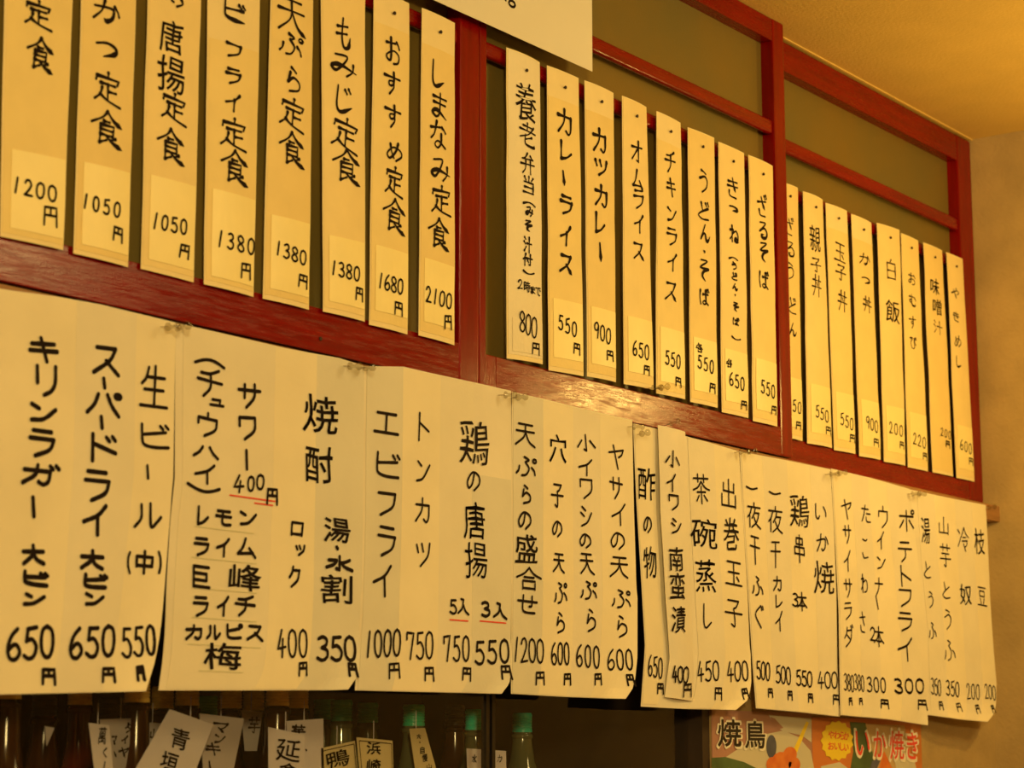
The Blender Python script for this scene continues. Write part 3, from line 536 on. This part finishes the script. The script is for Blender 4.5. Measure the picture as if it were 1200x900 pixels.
sheet('large white sheet of fried dishes 1000, 750 and 550 yen with short red underlines',
      [(427, 430), (425, 620), (422, 720), (419, 770), (416, 809)], [(599, 458), (600, 650), (600, 775), (599, 792), (595.5, 805), (588, 813)],
      [(427, 429), (470, 429), (500, 436), (560, 449), (599, 458)], [(416, 809), (500, 811), (588, 813)], curl(.007, .86, .84),
      [((428, 471), [('エ', 452, 496, 30, 27, 1.25), ('ビ', 454, 545, 28, 31, 1.25), ('フ', 452, 591, 22, 30, 1.25), ('ラ', 452, 635, 22, 38, 1.25), ('イ', 447, 680, 23, 40, 1.25)]+num('1000', 431, 755, 464, 753, 10, 34, 1.1)+[('円', 461, 786, 14, 20)], 1, .002, .998),
       ((470, 514), [('ト', 496, 501, 13, 35), ('ン', 495, 553, 16, 26), ('カ', 494, 598, 17, 31), ('ツ', 495, 650, 17, 31)]+num('750', 480, 757, 502, 756, 10, 34)+[('円', 502, 790, 12, 18)], 0, .004, .997),
       ((513, 554), [('鶏', 557-2, 519, 34, 52, 1.1), ('の', 554, 564, 16, 24), ('唐', 555, 610, 25, 42), ('揚', 557, 656, 26, 42), ('5', 530, 711, 9, 19), ('入', 542, 711, 14, 20), ('_', 537, 727, 22, 1, 1)]+num('750', 523, 760, 545, 760, 9, 32)+[('円', 546, 790, 11, 17)], 2, .003, .998),
       ((553, 599), [('3', 568, 714, 11, 20, 1.3), ('入', 585, 716, 17, 20, 1.2), ('_', 577, 729, 31, 1, 1)]+num('550', 561, 765, 590, 763, 12, 30, 1.25)+[('円', 592, 788, 13, 18, 1.1)], 1, .30, .998)], None, 12, mats=MM)
sheet('large white sheet listing four tempura dishes, 1200 and 600 yen',
      [(600, 459), (599, 812)], [(741, 493), (743, 600), (747, 700), (747, 770), (744.5, 795), (741, 808), (734, 818)],
      [(600, 459), (640, 468), (680, 478), (741, 492)], [(599, 813), (670, 817), (735, 819)], curl(.014, .8, .6),
      [((601, 637), [('天', 615, 510, 24, 28), ('ぷ', 616, 547, 24, 25, 1.1), ('ら', 616, 580, 11, 24, 1.1), ('の', 614, 610, 16, 22, 1.1), ('盛', 616, 643, 26, 34), ('合', 619, 678, 30, 28), ('せ', 617, 708, 24, 23, 1.1)]+num('1200', 604, 761, 632, 763, 9, 30)+[('円', 632, 795, 11, 17)], 1, .002, .998),
       ((636, 671), [('穴', 653, 526, 20, 34), ('子', 652, 581, 15, 29), ('の', 652, 620, 12, 20), ('天', 654, 660, 14, 24), ('ぷ', 656, 695, 16, 26), ('ら', 656, 730, 10, 26)]+num('600', 648, 766, 663, 766, 7, 28)+[('円', 664, 796, 9, 15)], 0, .003, .997),
       ((670, 705), [('小', 686, 519, 22, 21), ('イ', 685, 547, 16, 22), ('ワ', 686, 573, 15, 25), ('シ', 686, 606, 14, 25), ('の', 685, 634, 14, 18), ('天', 687, 661, 17, 26), ('ぷ', 689, 692, 20, 23), ('ら', 692, 727, 11, 28)]+num('600', 678, 768, 698, 770, 8, 28)+[('円', 700, 796, 9, 15)], 2, .002, .998),
       ((704, 743), [('ヤ', 721, 536, 18, 29), ('サ', 721, 572, 16, 28), ('イ', 724, 603, 17, 27), ('の', 723, 634, 17, 21), ('天', 725, 665, 22, 26), ('ぷ', 727, 702, 23, 23), ('ら', 728, 734, 12, 27)]+num('600', 715, 773, 736, 773, 9, 26)+[('円', 737, 797, 10, 15)], 0, .003, .998)], None, 13)
sheet('large white sheet with 酢の物, chawanmushi and egg roll between tempura and dried fish sheets',
      [(742, 496), (746, 590), (751, 671), (756, 758), (751, 828)], [(866, 529), (870, 600), (876, 700), (879.5, 765), (880.5, 800), (878, 816), (873, 826), (864, 831)],
      [(742, 496), (772, 503), (803, 511), (836, 520), (866, 529)], [(751, 828), (810, 831), (866, 832)], curl(.010, .85, .75),
      [((749, 770), [('酢', 757, 567, 20, 38), ('の', 758, 615, 10, 20), ('物', 761, 659, 15, 36)]+num('650', 761, 780, 773, 783, 5.5, 26, .9)+[('円', 773, 807, 8, 14)], 0, .004, .99),
       ((810, 841), [('茶', 821, 573, 20, 36), ('碗', 824, 625, 30, 34), ('蒸', 826, 675, 24, 38), ('し', 828, 722, 10, 30)]+num('450', 820, 787, 838, 786, 8, 25)+[('円', 841, 813, 9, 16)], 2, .002, .997),
       ((840, 873), [('出', 853, 578, 17, 34), ('巻', 856, 626, 18, 38), ('玉', 859, 672, 20, 29), ('子', 859, 719, 21, 33)]+num('400', 855, 787, 872, 786, 8, 25)+[('円', 874-2, 813, 8, 14)], 0, .003, .998)], None, 14)
sheet('narrow white menu sheet reading 小イワシ南蛮漬 pinned over the 酢の物 sheet',
      [(771, 499), (774, 600), (780, 700), (785, 770), (779, 817)], [(803, 508), (806, 600), (810, 700), (813, 780), (812, 822)],
      [(771, 498), (803, 506)], [(779, 817), (812, 822)], lambda u, v: .005+.008*v*(1-v)*2+.010*(1-u)**2*v*u+.003*math.sin(3.1*u),
      [], [('小', 788, 538, 17, 21), ('イ', 786, 565, 11, 23), ('ワ', 789, 589, 12, 20), ('シ', 792, 617, 12, 19), ('南', 792, 655, 16, 28), ('蛮', 794, 687, 17, 32), ('漬', 795, 726, 16, 30)]+num('400', 790, 790, 803, 791, 7, 21)+[('円', 805, 809, 10, 17)], 15)
sheet('large white sheet of grilled fish, chicken skewer and squid, 500 550 400 yen',
      [(867, 530), (871, 610), (877, 700), (882, 780), (886, 830)], [(973, 551), (977, 620), (980, 700), (984, 840)],
      [(867, 529), (920, 539), (973, 550)], [(886, 830), (940, 835), (984, 840)], curl(.003, .8, .8),
      [((873, 898), [('一', 880, 572, 14, 8), ('夜', 883, 604, 16, 31), ('干', 884, 645, 12, 34), ('ふ', 887, 687, 13, 24), ('ぐ', 889, 722, 10, 28)]+num('500', 888, 785, 899, 787, 5.5, 23, .95)+[('円', 903-1, 812, 6, 12)], 0, .002, .998),
       ((897, 925), [('一', 907, 578, 14, 8), ('夜', 908, 609, 17, 32), ('干', 908, 650, 12, 32), ('カ', 910, 684, 10, 19), ('レ', 912, 705, 8, 16), ('イ', 912, 728, 9, 25)]+num('500', 911, 790, 923, 792, 6, 22, .95)+[('円', 925, 815, 6, 12)], 2, .002, .998),
       ((924, 953), [('鶏', 936, 599, 22, 38), ('串', 936, 643, 12, 34), ('3', 931, 703, 7, 17), ('本', 939, 705, 12, 23)]+num('550', 935, 794, 948, 796, 6.5, 20)+[('円', 949, 818, 6, 12)], 0, .002, .998),
       ((952, 980), [('い', 961, 600, 13, 19), ('か', 963, 636, 14, 22), ('焼', 965, 677, 24, 38)]+num('400', 961, 797, 977, 797, 7.5, 21)+[('円', 979, 820, 8, 13)], 2, .002, .998)], None, 16)
sheet('large white sheet of salad, wasabi octopus, sausage and bold ポテトフライ, 300 yen',
      [(974, 551), (979, 640), (983, 720), (985, 838)], [(1066, 574), (1076, 660), (1085, 740), (1088.5, 800), (1087.5, 849)],
      [(974, 549), (1020, 560), (1066, 573)], [(985, 838), (1040, 843), (1087.5, 850)], curl(.006, .85, .9, 1, .009),
      [((979, 1002), [('ヤ', 991, 597, 12, 24, .9), ('サ', 992, 626, 10, 23, .9), ('イ', 992, 657, 8, 26, .9), ('サ', 993, 689, 10, 23, .9), ('ラ', 993, 716, 9, 21, .9), ('ダ', 994, 745, 11, 27, .9)]+num('380', 990, 799, 998, 801, 4, 21, .75)+[('円', 996, 822, 4, 10, .8)], 0, .002, .998),
       ((1001, 1021), [('た', 1014, 602, 11, 21, .85), ('こ', 1013, 643, 7, 24, .85), ('わ', 1012, 684, 8, 23, .85), ('さ', 1010, 729, 7, 25, .85)]+num('380', 1002, 799, 1010, 801, 3.8, 20, .7)+[('円', 1008, 822, 4, 9, .8)], 2, .002, .998),
       ((1020, 1044), [('ウ', 1034, 606, 11, 27, .95), ('イ', 1031, 633, 8, 22, .95), ('ン', 1032, 660, 10, 15, .95), ('ナ', 1029, 688, 10, 23, .95), ('ー', 1027, 706, 3, 16, .95), ('2', 1022, 743, 7, 17), ('本', 1029, 746, 12, 25)]+num('300', 1018, 802, 1034, 803, 6.5, 19)+[('円', 1036, 825, 10, 12, 1.1)], 0, .002, .998),
       ((1043, 1079), [('ポ', 1062, 610, 18, 27, 1.2), ('テ', 1060, 647, 17, 25, 1.2), ('ト', 1061, 676, 12, 26, 1.2), ('フ', 1060, 701, 15, 22, 1.2), ('ラ', 1060, 729, 17, 24, 1.2), ('イ', 1060, 760, 18, 30, 1.3)]+num('300', 1052, 804, 1077, 804, 10, 19, 1.4)+[('円', 1080, 826, 11, 13, 1.2)], 2, .002, .998)], None, 17, y0=-.0027)
sheet('rightmost white menu sheet of tofu, yam and edamame beside the brown wall',
      [(1064, 574), (1070, 660), (1078, 740), (1081, 838)], [(1155, 592), (1158, 650), (1160, 700), (1164, 760), (1167.5, 800), (1167.5, 825), (1164, 839), (1157, 846)],
      [(1064, 573), (1110, 583), (1156, 592)], [(1081, 837), (1120, 843), (1158, 846)], lambda u, v: u*(.003+.008*v*v)+.010*min(1, u*2)*max(0, (v-.88)/.12)**2+.001*math.sin(9*u+4*v)*v*u,
      [((1077, 1098), [('湯', 1084, 622, 10, 30, .8), ('と', 1086, 668, 8, 20, .8), ('う', 1090, 703, 6, 20, .8), ('ふ', 1092, 739, 9, 20, .8)]+num('350', 1092, 804, 1100, 806, 4, 20, .75)+[('円', 1102, 827, 5, 11, .85)], 2, .002, .998),
       ((1097, 1120), [('山', 1105, 616, 11, 21, .85), ('芋', 1107, 651, 13, 28, .85), ('と', 1108, 692, 9, 20, .85), ('う', 1110, 726, 8, 24, .85), ('ふ', 1112, 762, 13, 25, .85)]+num('350', 1110, 806, 1121, 808, 5, 19, .95)+[('円', 1123, 829, 6, 11, .85)], 0, .002, .998),
       ((1119, 1141), [('冷', 1128, 632, 13, 29, .8), ('奴', 1131, 697, 14, 24, .8)]+num('200', 1134, 810, 1145, 811, 4.5, 19, .75)+[('円', 1145, 831, 5, 11, .85)], 2, .002, .998),
       ((1140, 1159), [('枝', 1147, 635, 12, 30, .8), ('豆', 1150, 699, 11, 22, .8)]+num('200', 1155, 810, 1164, 812, 4, 18, .7)+[('円', 1163, 831, 4, 10, .85)], 0, .002, .998)], None, 18, y0=-.0005)

# ------------------------------------------------------------------ white notice at the top
n1 = pix(694, 84, -.016)
b = MB(); b.box(n1.x-.42, n1.x, -.0164, -.016, n1.z, n1.z+.16); no = b.build('notice', NOTICE, origin=(n1.x-.2, -.016, n1.z))
tag(no, 'blank lower half of a white notice sheet hanging in front of the red middle post', 'notice')
nsf = Surf([(500, -60), (500, 0)], [(694, -60), (694, 84)], [(500, -60), (694, -60)], [(500, 0), (694, 84)], -.0160, lambda u, v: 0.)
b = MB(); rnd = random.Random(5)
for (ch, x, y, w_, h, k) in (('。', 600, 4.5, 9, 10, 1.), ('・', 592, -1, 3, 4, 1.)):
    c = pix(x, y, -.0166); a = pix(x+w_, y, -.0166); V, Fc = glyph2d(ch, abs(a.x-c.x), pix(x, y-h/2, -.0166).z-pix(x, y+h/2, -.0166).z, .0036, rnd)
    b.add([(c.x+dx, -.0168, c.z+dz) for dx, dz in V], Fc)
b.build('lettering', INK, no, recalc=False)
b = MB(); b.lathe([(.0012, .0185), (.0012, -.001), (.004, -.0012), (.004, -.003)], (n1.x-.02, -.0164, n1.z+.135), 10, 'y'); b.build('pin', METAL, no)

# ------------------------------------------------------------------ clear push pins
def push_pin(x, y, Y, label, tilt=(0, 0), k=1.0):
    p = pix(x, y, Y); e = empty('push_pin', p); tag(e, label, 'push pin', 'clear push pins on the menus')
    b = MB(); b.lathe([(.0006, .006), (.0006, -.007)], (0, 0, 0), 6, 'y'); nd = b.build('needle', STEEL, None); nd.parent = e
    b = MB(); b.lathe([(.0022*k, -.006), (.0046*k, -.0068), (.0046*k, -.0085), (.0024*k, -.0105), (.0021*k, -.015), (.0030*k, -.0175), (.0048*k, -.0195), (.0048*k, -.0215), (.004*k, -.0222)], (0, 0, 0), 14, 'y')
    hd = b.build('head', CLEARP, None, smooth=True); hd.parent = e
    e.rotation_euler = (tilt[1], 0, tilt[0]); return e
YS = -.004
for (x, y, lb, t) in [
    (190, 383, 'clear push pin left of the seam above 生ビール', (.15, .1)), (206, 382, 'clear push pin at the seam between the beer and sour sheets', (-.1, .1)),
    (404, 429, 'clear push pin above the エビフライ heading, left of its pair', (.1, .1)), (424, 431, 'clear push pin above エビフライ, right of its pair', (-.2, .1)),
    (586, 463, 'clear push pin left of the seam above 鶏の唐揚', (.25, .05)), (602, 466, 'clear push pin right of the seam above 天ぷらの盛合せ', (-.1, .05)),
    (737, 500, 'clear push pin at the upper right corner of the tempura sheet', (.2, .05)), (748, 509, 'clear push pin on the upper left corner of the 酢の物 column', (-.3, 0)),
    (862, 530, 'clear push pin at the upper corner of the egg roll column', (.2, 0)), (874, 530, 'clear push pin above the first 一夜干 column', (-.3, 0)),
    (968, 556, 'clear push pin above いか焼', (.2, 0)), (980, 555, 'clear push pin above ヤサイサラダ', (-.3, 0)),
    (1064, 579, 'clear push pin above ポテトフライ', (.2, 0)), (1073, 580, 'clear push pin above 湯とうふ', (-.3, 0)),
    (1155, 595, 'clear push pin at the far upper corner of the rightmost sheet', (-.2, 0))]:
    push_pin(x, y, YS, lb, t)
push_pin(759, 455, -.005, 'clear push pin on the bottom of the オムライス strip', (.3, 0)); push_pin(770, 455, -.005, 'clear push pin on the bottom of the チキンライス strip', (-.2, 0))
push_pin(781, 498, -.001, 'clear push pin in the red rail above the 小イワシ sheet', (0, -.2), .8)

# ------------------------------------------------------------------ cabinet below the ledge, bottles
cab = empty('display_cabinet', (1.55, .3, .8)); tag(cab, 'dark wooden bottle cabinet with sliding glass doors under the menu ledge', 'cabinet')
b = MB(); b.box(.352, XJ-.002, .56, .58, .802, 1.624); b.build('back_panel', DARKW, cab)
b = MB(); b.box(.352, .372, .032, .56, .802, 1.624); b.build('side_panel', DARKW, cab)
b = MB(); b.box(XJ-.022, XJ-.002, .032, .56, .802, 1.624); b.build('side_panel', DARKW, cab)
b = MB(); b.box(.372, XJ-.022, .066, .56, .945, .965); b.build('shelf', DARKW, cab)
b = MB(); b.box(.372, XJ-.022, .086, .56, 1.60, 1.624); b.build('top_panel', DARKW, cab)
xe1 = pix(569, 850, .040).x; xe2 = pix(575.5, 850, .058).x
b = MB(); b.box(.375, xe1, .038, .042, .862, 1.622); d1 = b.build('glass_door', GLASS, cab)
b = MB(); b.box(xe1-.004, xe1+.003, .036, .044, .862, 1.622); b.build('edge_strip', BLACKCAP, d1)
b = MB(); b.box(xe2, XJ-.026, .056, .060, .862, 1.622); d2 = b.build('glass_door', GLASS, cab)
b = MB(); b.box(xe2-.003, xe2+.004, .054, .062, .862, 1.622); b.build('edge_strip', BLACKCAP, d2)

USED = []
def bottle(x, Y, glass, cap, label, H=.405, capr=.0142, caph=.026, grp='sake bottles in the cabinet', ribs=True):
    R = .036; z0 = .9655; H = H-.105
    for Yt in (.115, .19, .265, .34, .415, .49):
        p = pix(x, 840, Yt)
        if Yt >= Y-.04 and p.x < XJ-.022-R-.003 and all(math.hypot(p.x-a, Yt-c) > 2*R+.006 for a, c in USED): break
    Y = Yt; USED.append((p.x, Y)); n0 = H-caph
    e = empty('bottle', (p.x, Y, z0)); tag(e, label, 'bottle', grp)
    def mk(prof, name, m, par=e, sm=True):
        q = MB(); q.lathe(prof, (0, 0, 0), 22); o = q.build(name, m, None, smooth=sm); o.parent = par; return o
    mk([(R*.9, 0), (R, .005), (R, .160), (R*.96, .178), (R*.78, .198), (R*.52, .220), (.0150, .243), (.0135, n0-.004), (.0135, n0)], 'glass_body', glass)
    pr = [(capr, n0-.001)]
    if ribs:
        for i in range(5):
            z = n0+.003+i*(caph-.008)/5; pr += [(capr, z), (capr*.93, z+.0008), (capr*.93, z+.0016), (capr, z+.0024)]
    pr += [(capr, n0+caph-.003), (capr*.9, n0+caph)]
    mk(pr, 'cap', cap, sm=False)
    mk([(.0158, n0-.010), (.0158, n0-.005), (.0140, n0-.003)], 'neck_ring', glass)
    mk([(R+.0005, .03), (R+.0008, .032), (R+.0008, .13), (R+.0005, .132)], 'paper_label', CARDY)
    return e
bl = [
 (8, .13, BROWNGLASS, GOLDCAP, 'dark brown bottle with a gold cap at the far left of the cabinet', .420),
 (52, .20, BROWNGLASS, BLACKCAP, 'dark bottle behind the small white ribbon tip', .405),
 (93, .13, REDGLASS, GOLDCAP, 'reddish dark bottle with a gold cap left of the first white tag', .420),
 (128, .24, BROWNGLASS, BLACKCAP, 'dark bottle with a black cap behind the タイヤ tag', .405),
 (160, .15, BROWNGLASS, GOLDCAP, 'brown bottle with a gold cap left of the big tilted tag', .420),
 (190, .24, BROWNGLASS, GOLDCAP, 'brown bottle with a dull gold cap in the rear row above the tilted tag', .420),
 (219, .15, BROWNGLASS, GOLDCAP, 'brown bottle with a gold cap above the tilted tag', .420),
 (242, .25, GREENGLASS, GREENCAP, 'pale bottle with a dim green cap between two gold caps', .410),
 (270, .15, BROWNGLASS, GOLDCAP, 'brown bottle with a gold cap above the マンキ tag', .420),
 (297, .25, BROWNGLASS, GOLDCAP, 'brown bottle with a dim gold cap in the rear row left of the 延 tag', .420),
 (325, .13, BROWNGLASS, GOLDCAP, 'brown bottle with a bright gold cap above the 延 tag', .420),
 (348, .22, BROWNGLASS, GOLDCAP, 'brown bottle with a gold cap behind and right of the 延 tag', .420),
 (380, .26, GREENGLASS, GREENCAP, 'pale bottle with a green cap half behind its neighbour', .408),
 (400, .15, GREENGLASS, GREENCAP, 'pale bottle with a green cap above the framed 鴨 tag', .405),
 (431, .17, GREENGLASS, GREENCAP, 'pale bottle with a green cap above the framed 浜崎 tag', .405),
 (485, .15, GREENGLASS, GREENCAP, 'pale bottle with a green cap above the slanted yellow tag', .399),
 (533, .17, BROWNGLASS, BLACKCAP, 'dark bottle with a black cap between two green caps', .402),
 (557.5, .13, GREENGLASS, TEALCAP, 'pale bottle with a bright teal cap just left of the glass door edges', .395),
 (612, .18, GREENGLASS, TEALCAP, 'pale bottle with a teal cap behind the right glass door', .394),
 (672, .30, BROWNGLASS, GOLDCAP, 'brown bottle with a dull cap deep behind the right glass door', .405)]
for a in bl: bottle(*a)

def bottle_tag(tl, tr, bl_, br, Y, m, glyphs, label, sw=.0022, frame=False, dy=.0):
    pts = [pix(*tl, Y), pix(*tr, Y), pix(*br, Y+dy), pix(*bl_, Y+dy)]
    b = MB(); b.add([p for p in pts]+[p+Vector((0, .0006, 0)) for p in pts], [(3, 2, 1, 0), (4, 5, 6, 7), (0, 1, 5, 4), (1, 2, 6, 5), (2, 3, 7, 6), (3, 0, 4, 7)])
    c = sum(pts, Vector())/4
    o = b.build('bottle_tag', m, origin=c); tag(o, label, 'tag', 'paper tags hung on the bottle necks')
    rnd = random.Random(len(label)); q = MB(); ux = (pts[1]-pts[0]).normalized(); uz = Vector((-ux.z, 0, ux.x))
    hgt = pts[0].z-pts[3].z
    def yy(z): return Y+dy*(pts[0].z-z)/hgt-.0008
    for (ch, x, y, w_, h, kk) in glyphs:
        cc = pix(x, y, Y-.0008); wd = pix(x+w_/2, y, Y).x-pix(x-w_/2, y, Y).x; ht = pix(x, y-h/2, Y).z-pix(x, y+h/2, Y).z
        V, Fc = glyph2d(ch, wd, ht, sw*kk, rnd, True)
        W = [cc+ux*dx+uz*dz for dx, dz in V]; q.add([(v.x, yy(v.z), v.z) for v in W], Fc)
    if frame:
        for a, d in ((0, 1), (0, 3), (1, 2)):
            A, E_ = pts[a], pts[d]; ctr = c
            A = A+(ctr-A)*.10; E_ = E_+(ctr-E_)*.10; dr = (E_-A).normalized(); nn = Vector((-dr.z, 0, dr.x))*.0005
            q.add([(v.x, yy(v.z), v.z) for v in (A+nn, A-nn, E_-nn, E_+nn)], [(0, 1, 2, 3)])
    q.build('lettering', INK, o, recalc=False)
    s = MB(); tp = (pts[0]+pts[1])/2; s.lathe([(.0005, -.002), (.0005, .022)], (tp.x, tp.y+.002, tp.z), 5); s.build('string', CARD, o)
    return o
bottle_tag((104, 847), (128, 850), (114, 930), (135, 930), .075, CARD, [('萬', 120, 862, 9, 20, .8), ('く', 123, 882, 5, 12, .8), ('し', 124, 898, 5, 12, .8)], 'narrow white tag with 萬くし writing, leftmost of the bottle tags')
bottle_tag((117, 843), (168, 841), (124, 930), (152, 930), .110, CARDG, [('タ', 151, 853, 9, 13, 1), ('イ', 146, 867, 8, 10, 1), ('ヤ', 145, 882, 12, 14, 1), ('マ', 134, 868, 6, 12, .9), ('ー', 135, 884, 4, 8, .9)], 'grey tag with タイヤ written on it')
bottle_tag((168, 846), (192, 848), (176, 900), (190, 910), .150, CARDG, [('山', 180, 860, 8, 12, .9)], 'dim small tag behind the big tilted tag')
bottle_tag((199, 831), (250, 849), (145, 925), (215, 940), .070, CARD, [('青', 211, 866, 21, 24, 1.2), ('垣', 199, 892, 20, 20, 1.2)], 'big white tag tilted to the left reading 青垣')
bottle_tag((234, 836), (286, 842), (240, 930), (268, 930), .095, CARDG, [('マ', 259, 853, 18, 13, 1.1), ('ン', 258, 866, 13, 11, 1.1), ('キ', 250, 878, 18, 15, 1.1), ('ー', 246, 897, 4, 12, 1.1)], 'grey tag reading マンキ right of the big tilted tag')
bottle_tag((283, 832), (308, 834), (287, 880), (301, 880), .15, CARDG, [('芋', 298, 850, 14, 20, 1)], 'dim grey tag reading 芋 in the rear row')
bottle_tag((336, 845), (379, 842), (340, 940), (379, 940), .085, CARD, [('芋', 350, 856, 17, 14, 1.2), ('・', 359, 879, 3, 3, 1)], 'white tag reading 芋 partly behind the 延 tag')
bottle_tag((314.5, 852), (357, 861), (315, 940), (357, 940), .068, CARD, [('延', 338, 879, 28, 26, 1.2), ('命', 338, 903, 20, 18, 1.2)], 'white tag reading 延, in front of its neighbour')
bottle_tag((376, 877), (416, 868), (378, 940), (423, 940), .085, CARDY, [('鴨', 396, 889, 26, 20, 1)], 'cream framed tag reading 鴨 with a dashed border', frame=True)
bottle_tag((418, 864), (460, 868), (425, 940), (462, 940), .080, CARDY, [('浜', 438, 877, 16, 14, 1.1), ('崎', 438, 897, 16, 14, 1.1)], 'cream framed tag reading 浜崎', frame=True)
bottle_tag((480, 854), (498, 853), (492, 940), (522, 940), .085, CARDY, [('大', 491, 863, 5, 6, .6), ('・', 492, 870, 2, 2, .6), ('自', 495, 879, 5, 8, .6), ('慢', 498, 888, 6, 9, .6), ('山', 503, 898, 6, 6, .6)], 'slanted narrow yellow tag under a green cap')
bottle_tag((547, 877), (593, 880), (549, 940), (594, 940), .088, CARD, [('水', 556, 889, 6, 10, .7), ('か', 586, 889, 6, 9, .5)], 'pale tag with faint green marks behind the door edges')
b = MB(); p = pix(53, 851, .11); q1 = pix(64, 853, .11); q2 = pix(55, 874, .11)
b.add([p, q1, q2]+[v+Vector((0, .001, 0)) for v in (p, q1, q2)], [(2, 1, 0), (3, 4, 5), (0, 1, 4, 3), (1, 2, 5, 4), (2, 0, 3, 5)])
tag(b.build('ribbon', CARDG, origin=q2), 'small pale ribbon tip hanging among the dark bottles at far left', 'ribbon')

# ------------------------------------------------------------------ posters on the wall under the ledge
def flat(name, pts_px, m, parent, Y, holes=None):
    P = [pix(x, y, Y) for x, y in pts_px]; b = MB(); b.add(P, [tuple(range(len(P)))]); return b.build(name, m, parent, recalc=False)
def ell(cx, cy, rx, ry, n=20, rot=0.):
    return [(cx+rx*math.cos(a)*math.cos(rot)-ry*math.sin(a)*math.sin(rot), cy+rx*math.cos(a)*math.sin(rot)+ry*math.sin(a)*math.cos(rot)) for a in [-2*math.pi*k/n for k in range(n)]]
PY = .0285
def poster(x0, x1, ytl, ytr, m, label):
    a = pix(x0, ytl, PY); c = pix(x1, ytr, PY); b = MB(); b.box(a.x, c.x, PY, PY+.0012, a.z-.25, a.z)
    o = b.build('poster', m, origin=((a.x+c.x)/2, PY, a.z-.25)); tag(o, label, 'poster', 'food posters under the menu sheets'); return o
MAUVE = mat('print_mauve', (.42, .22, .17), .45, .12, 8); ORANGE = mat('print_orange', (.62, .20, .05), .45, .15, 8)
DISH = mat('print_dish', (.62, .58, .44), .45, .05, 6); LEAF = mat('print_leaf', (.07, .13, .05), .45, .3, 20); BLUE = mat('print_blue', (.08, .09, .14), .45, .3, 30)
SHRIMP = mat('print_shrimp', (.80, .26, .05), .45, 0, 40, alt=(.62, .12, .03)); YEL = mat('print_yellow', (.88, .66, .04), .45); PINK = mat('print_red', (.78, .07, .05), .45)
WHT = mat('print_white', (.85, .80, .66), .45); BLK = mat('print_black', (.01, .008, .008), .45); TANP = mat('print_tan', (.55, .38, .18), .45, .1, 9)
def ptext(items, m, parent, Y, off):
    b = MB(); rnd = random.Random(3)
    for ch, x, y, w_, h in items:
        c = pix(x, y, Y); wd = pix(x+w_/2, y, Y).x-pix(x-w_/2, y, Y).x; ht = pix(x, y-h/2, Y).z-pix(x, y+h/2, Y).z
        V, Fc = glyph2d(ch, wd, ht, .003, rnd, plain=True, off=off*.8); n = max(1, len(V)//(9 if off > 0 else 1)); b.add([(c.x+dx, Y-(i//n)*1.5e-5, c.z+dz) for i, (dx, dz) in enumerate(V)], Fc)
    return b.build('print', m, parent, recalc=False)
po = poster(834, 951, 832, 840, MAUVE, 'mauve food poster headed 焼鳥 in black beside the cabinet')
flat('print', [(848, 889), (866, 877), (890, 862), (918, 856), (936, 864), (950, 880), (956, 910), (838, 915)], DISH, po, PY-.0003)
flat('print', [(901, 838), (951, 842), (951, 870), (940, 862), (918, 857), (907, 850)], DISH, po, PY-.0004)
flat('print', [(903, 840), (905, 849), (912, 855), (918, 853), (908, 842)], MAUVE, po, PY-.0005)
flat('print', [(834, 888), (850, 887), (872, 893), (892, 903), (890, 930), (834, 930)], LEAF, po, PY-.0005)
flat('print', ell(904, 875, 6, 14, 16), BLUE, po, PY-.0006)
flat('print', [(945, 845), (948, 847), (934, 882), (929, 880)], YEL, po, PY-.0007)
for (x, y, rx, ry) in ((916, 893, 12, 12), (926, 884, 8, 9), (905, 896, 7, 9), (931, 896, 7, 9)): flat('print', ell(x, y, rx, ry, 14), SHRIMP, po, PY-.0008-.0001*(x % 3))
ptext([('焼', 855, 859, 30, 35), ('鳥', 885, 861, 26, 35)], WHT, po, PY-.0012, .060)
ptext([('焼', 855, 859, 27, 31), ('鳥', 885, 861, 23, 31)], BLK, po, PY-.0015, .030)
pp = poster(960-8.5, 1079, 840.5, 849, ORANGE, 'orange food poster headed いか焼き in red beside the 焼鳥 poster')
flat('print', [(996, 846), (1014, 847), (1020, 870), (1028, 905), (996, 905), (1000, 880)], LEAF, pp, PY-.0004)
flat('print', [(1012, 848), (1060, 850), (1066, 880), (1070, 905), (1008, 905), (1004, 870)], TANP, pp, PY-.0003)
flat('print', [(962, 898), (984, 893), (1000, 905), (962, 910)], DISH, pp, PY-.0005)
flat('print', [(1036, 880), (1048, 905), (1028, 905)], SHRIMP, pp, PY-.0006); flat('print', [(1046, 878), (1070, 884), (1076, 910), (1052, 910)], DISH, pp, PY-.0006)
flat('print', [(1022, 892), (1034, 886), (1026, 905), (1018, 905)], BLUE, pp, PY-.0007)
star = [(981+(19.5 if k % 2 else 17)*math.cos(-k*math.pi/15), 868+(24 if k % 2 else 21.5)*math.sin(-k*math.pi/15)) for k in range(30)]
flat('print', star, YEL, pp, PY-.0008)
ptext([('や', 974, 861, 7, 9), ('わ', 981, 861.5, 7, 9), ('ら', 987, 862, 5, 9), ('か', 992, 862.5, 6, 9), ('お', 974, 874, 7, 9), ('い', 981, 874.5, 6, 8), ('し', 987, 875, 5, 9), ('い', 992, 876, 5, 8)], PINK, pp, PY-.0012, .02)
ptext([('い', 1011, 871, 19, 33), ('か', 1031, 872, 17, 35), ('焼', 1051, 873, 19, 38), ('き', 1069, 874, 15, 36)], WHT, pp, PY-.0012, .055)
ptext([('い', 1011, 871, 16, 28), ('か', 1031, 872, 14, 30), ('焼', 1051, 873, 16, 33), ('き', 1069, 874, 12, 31)], PINK, pp, PY-.0015, .015)
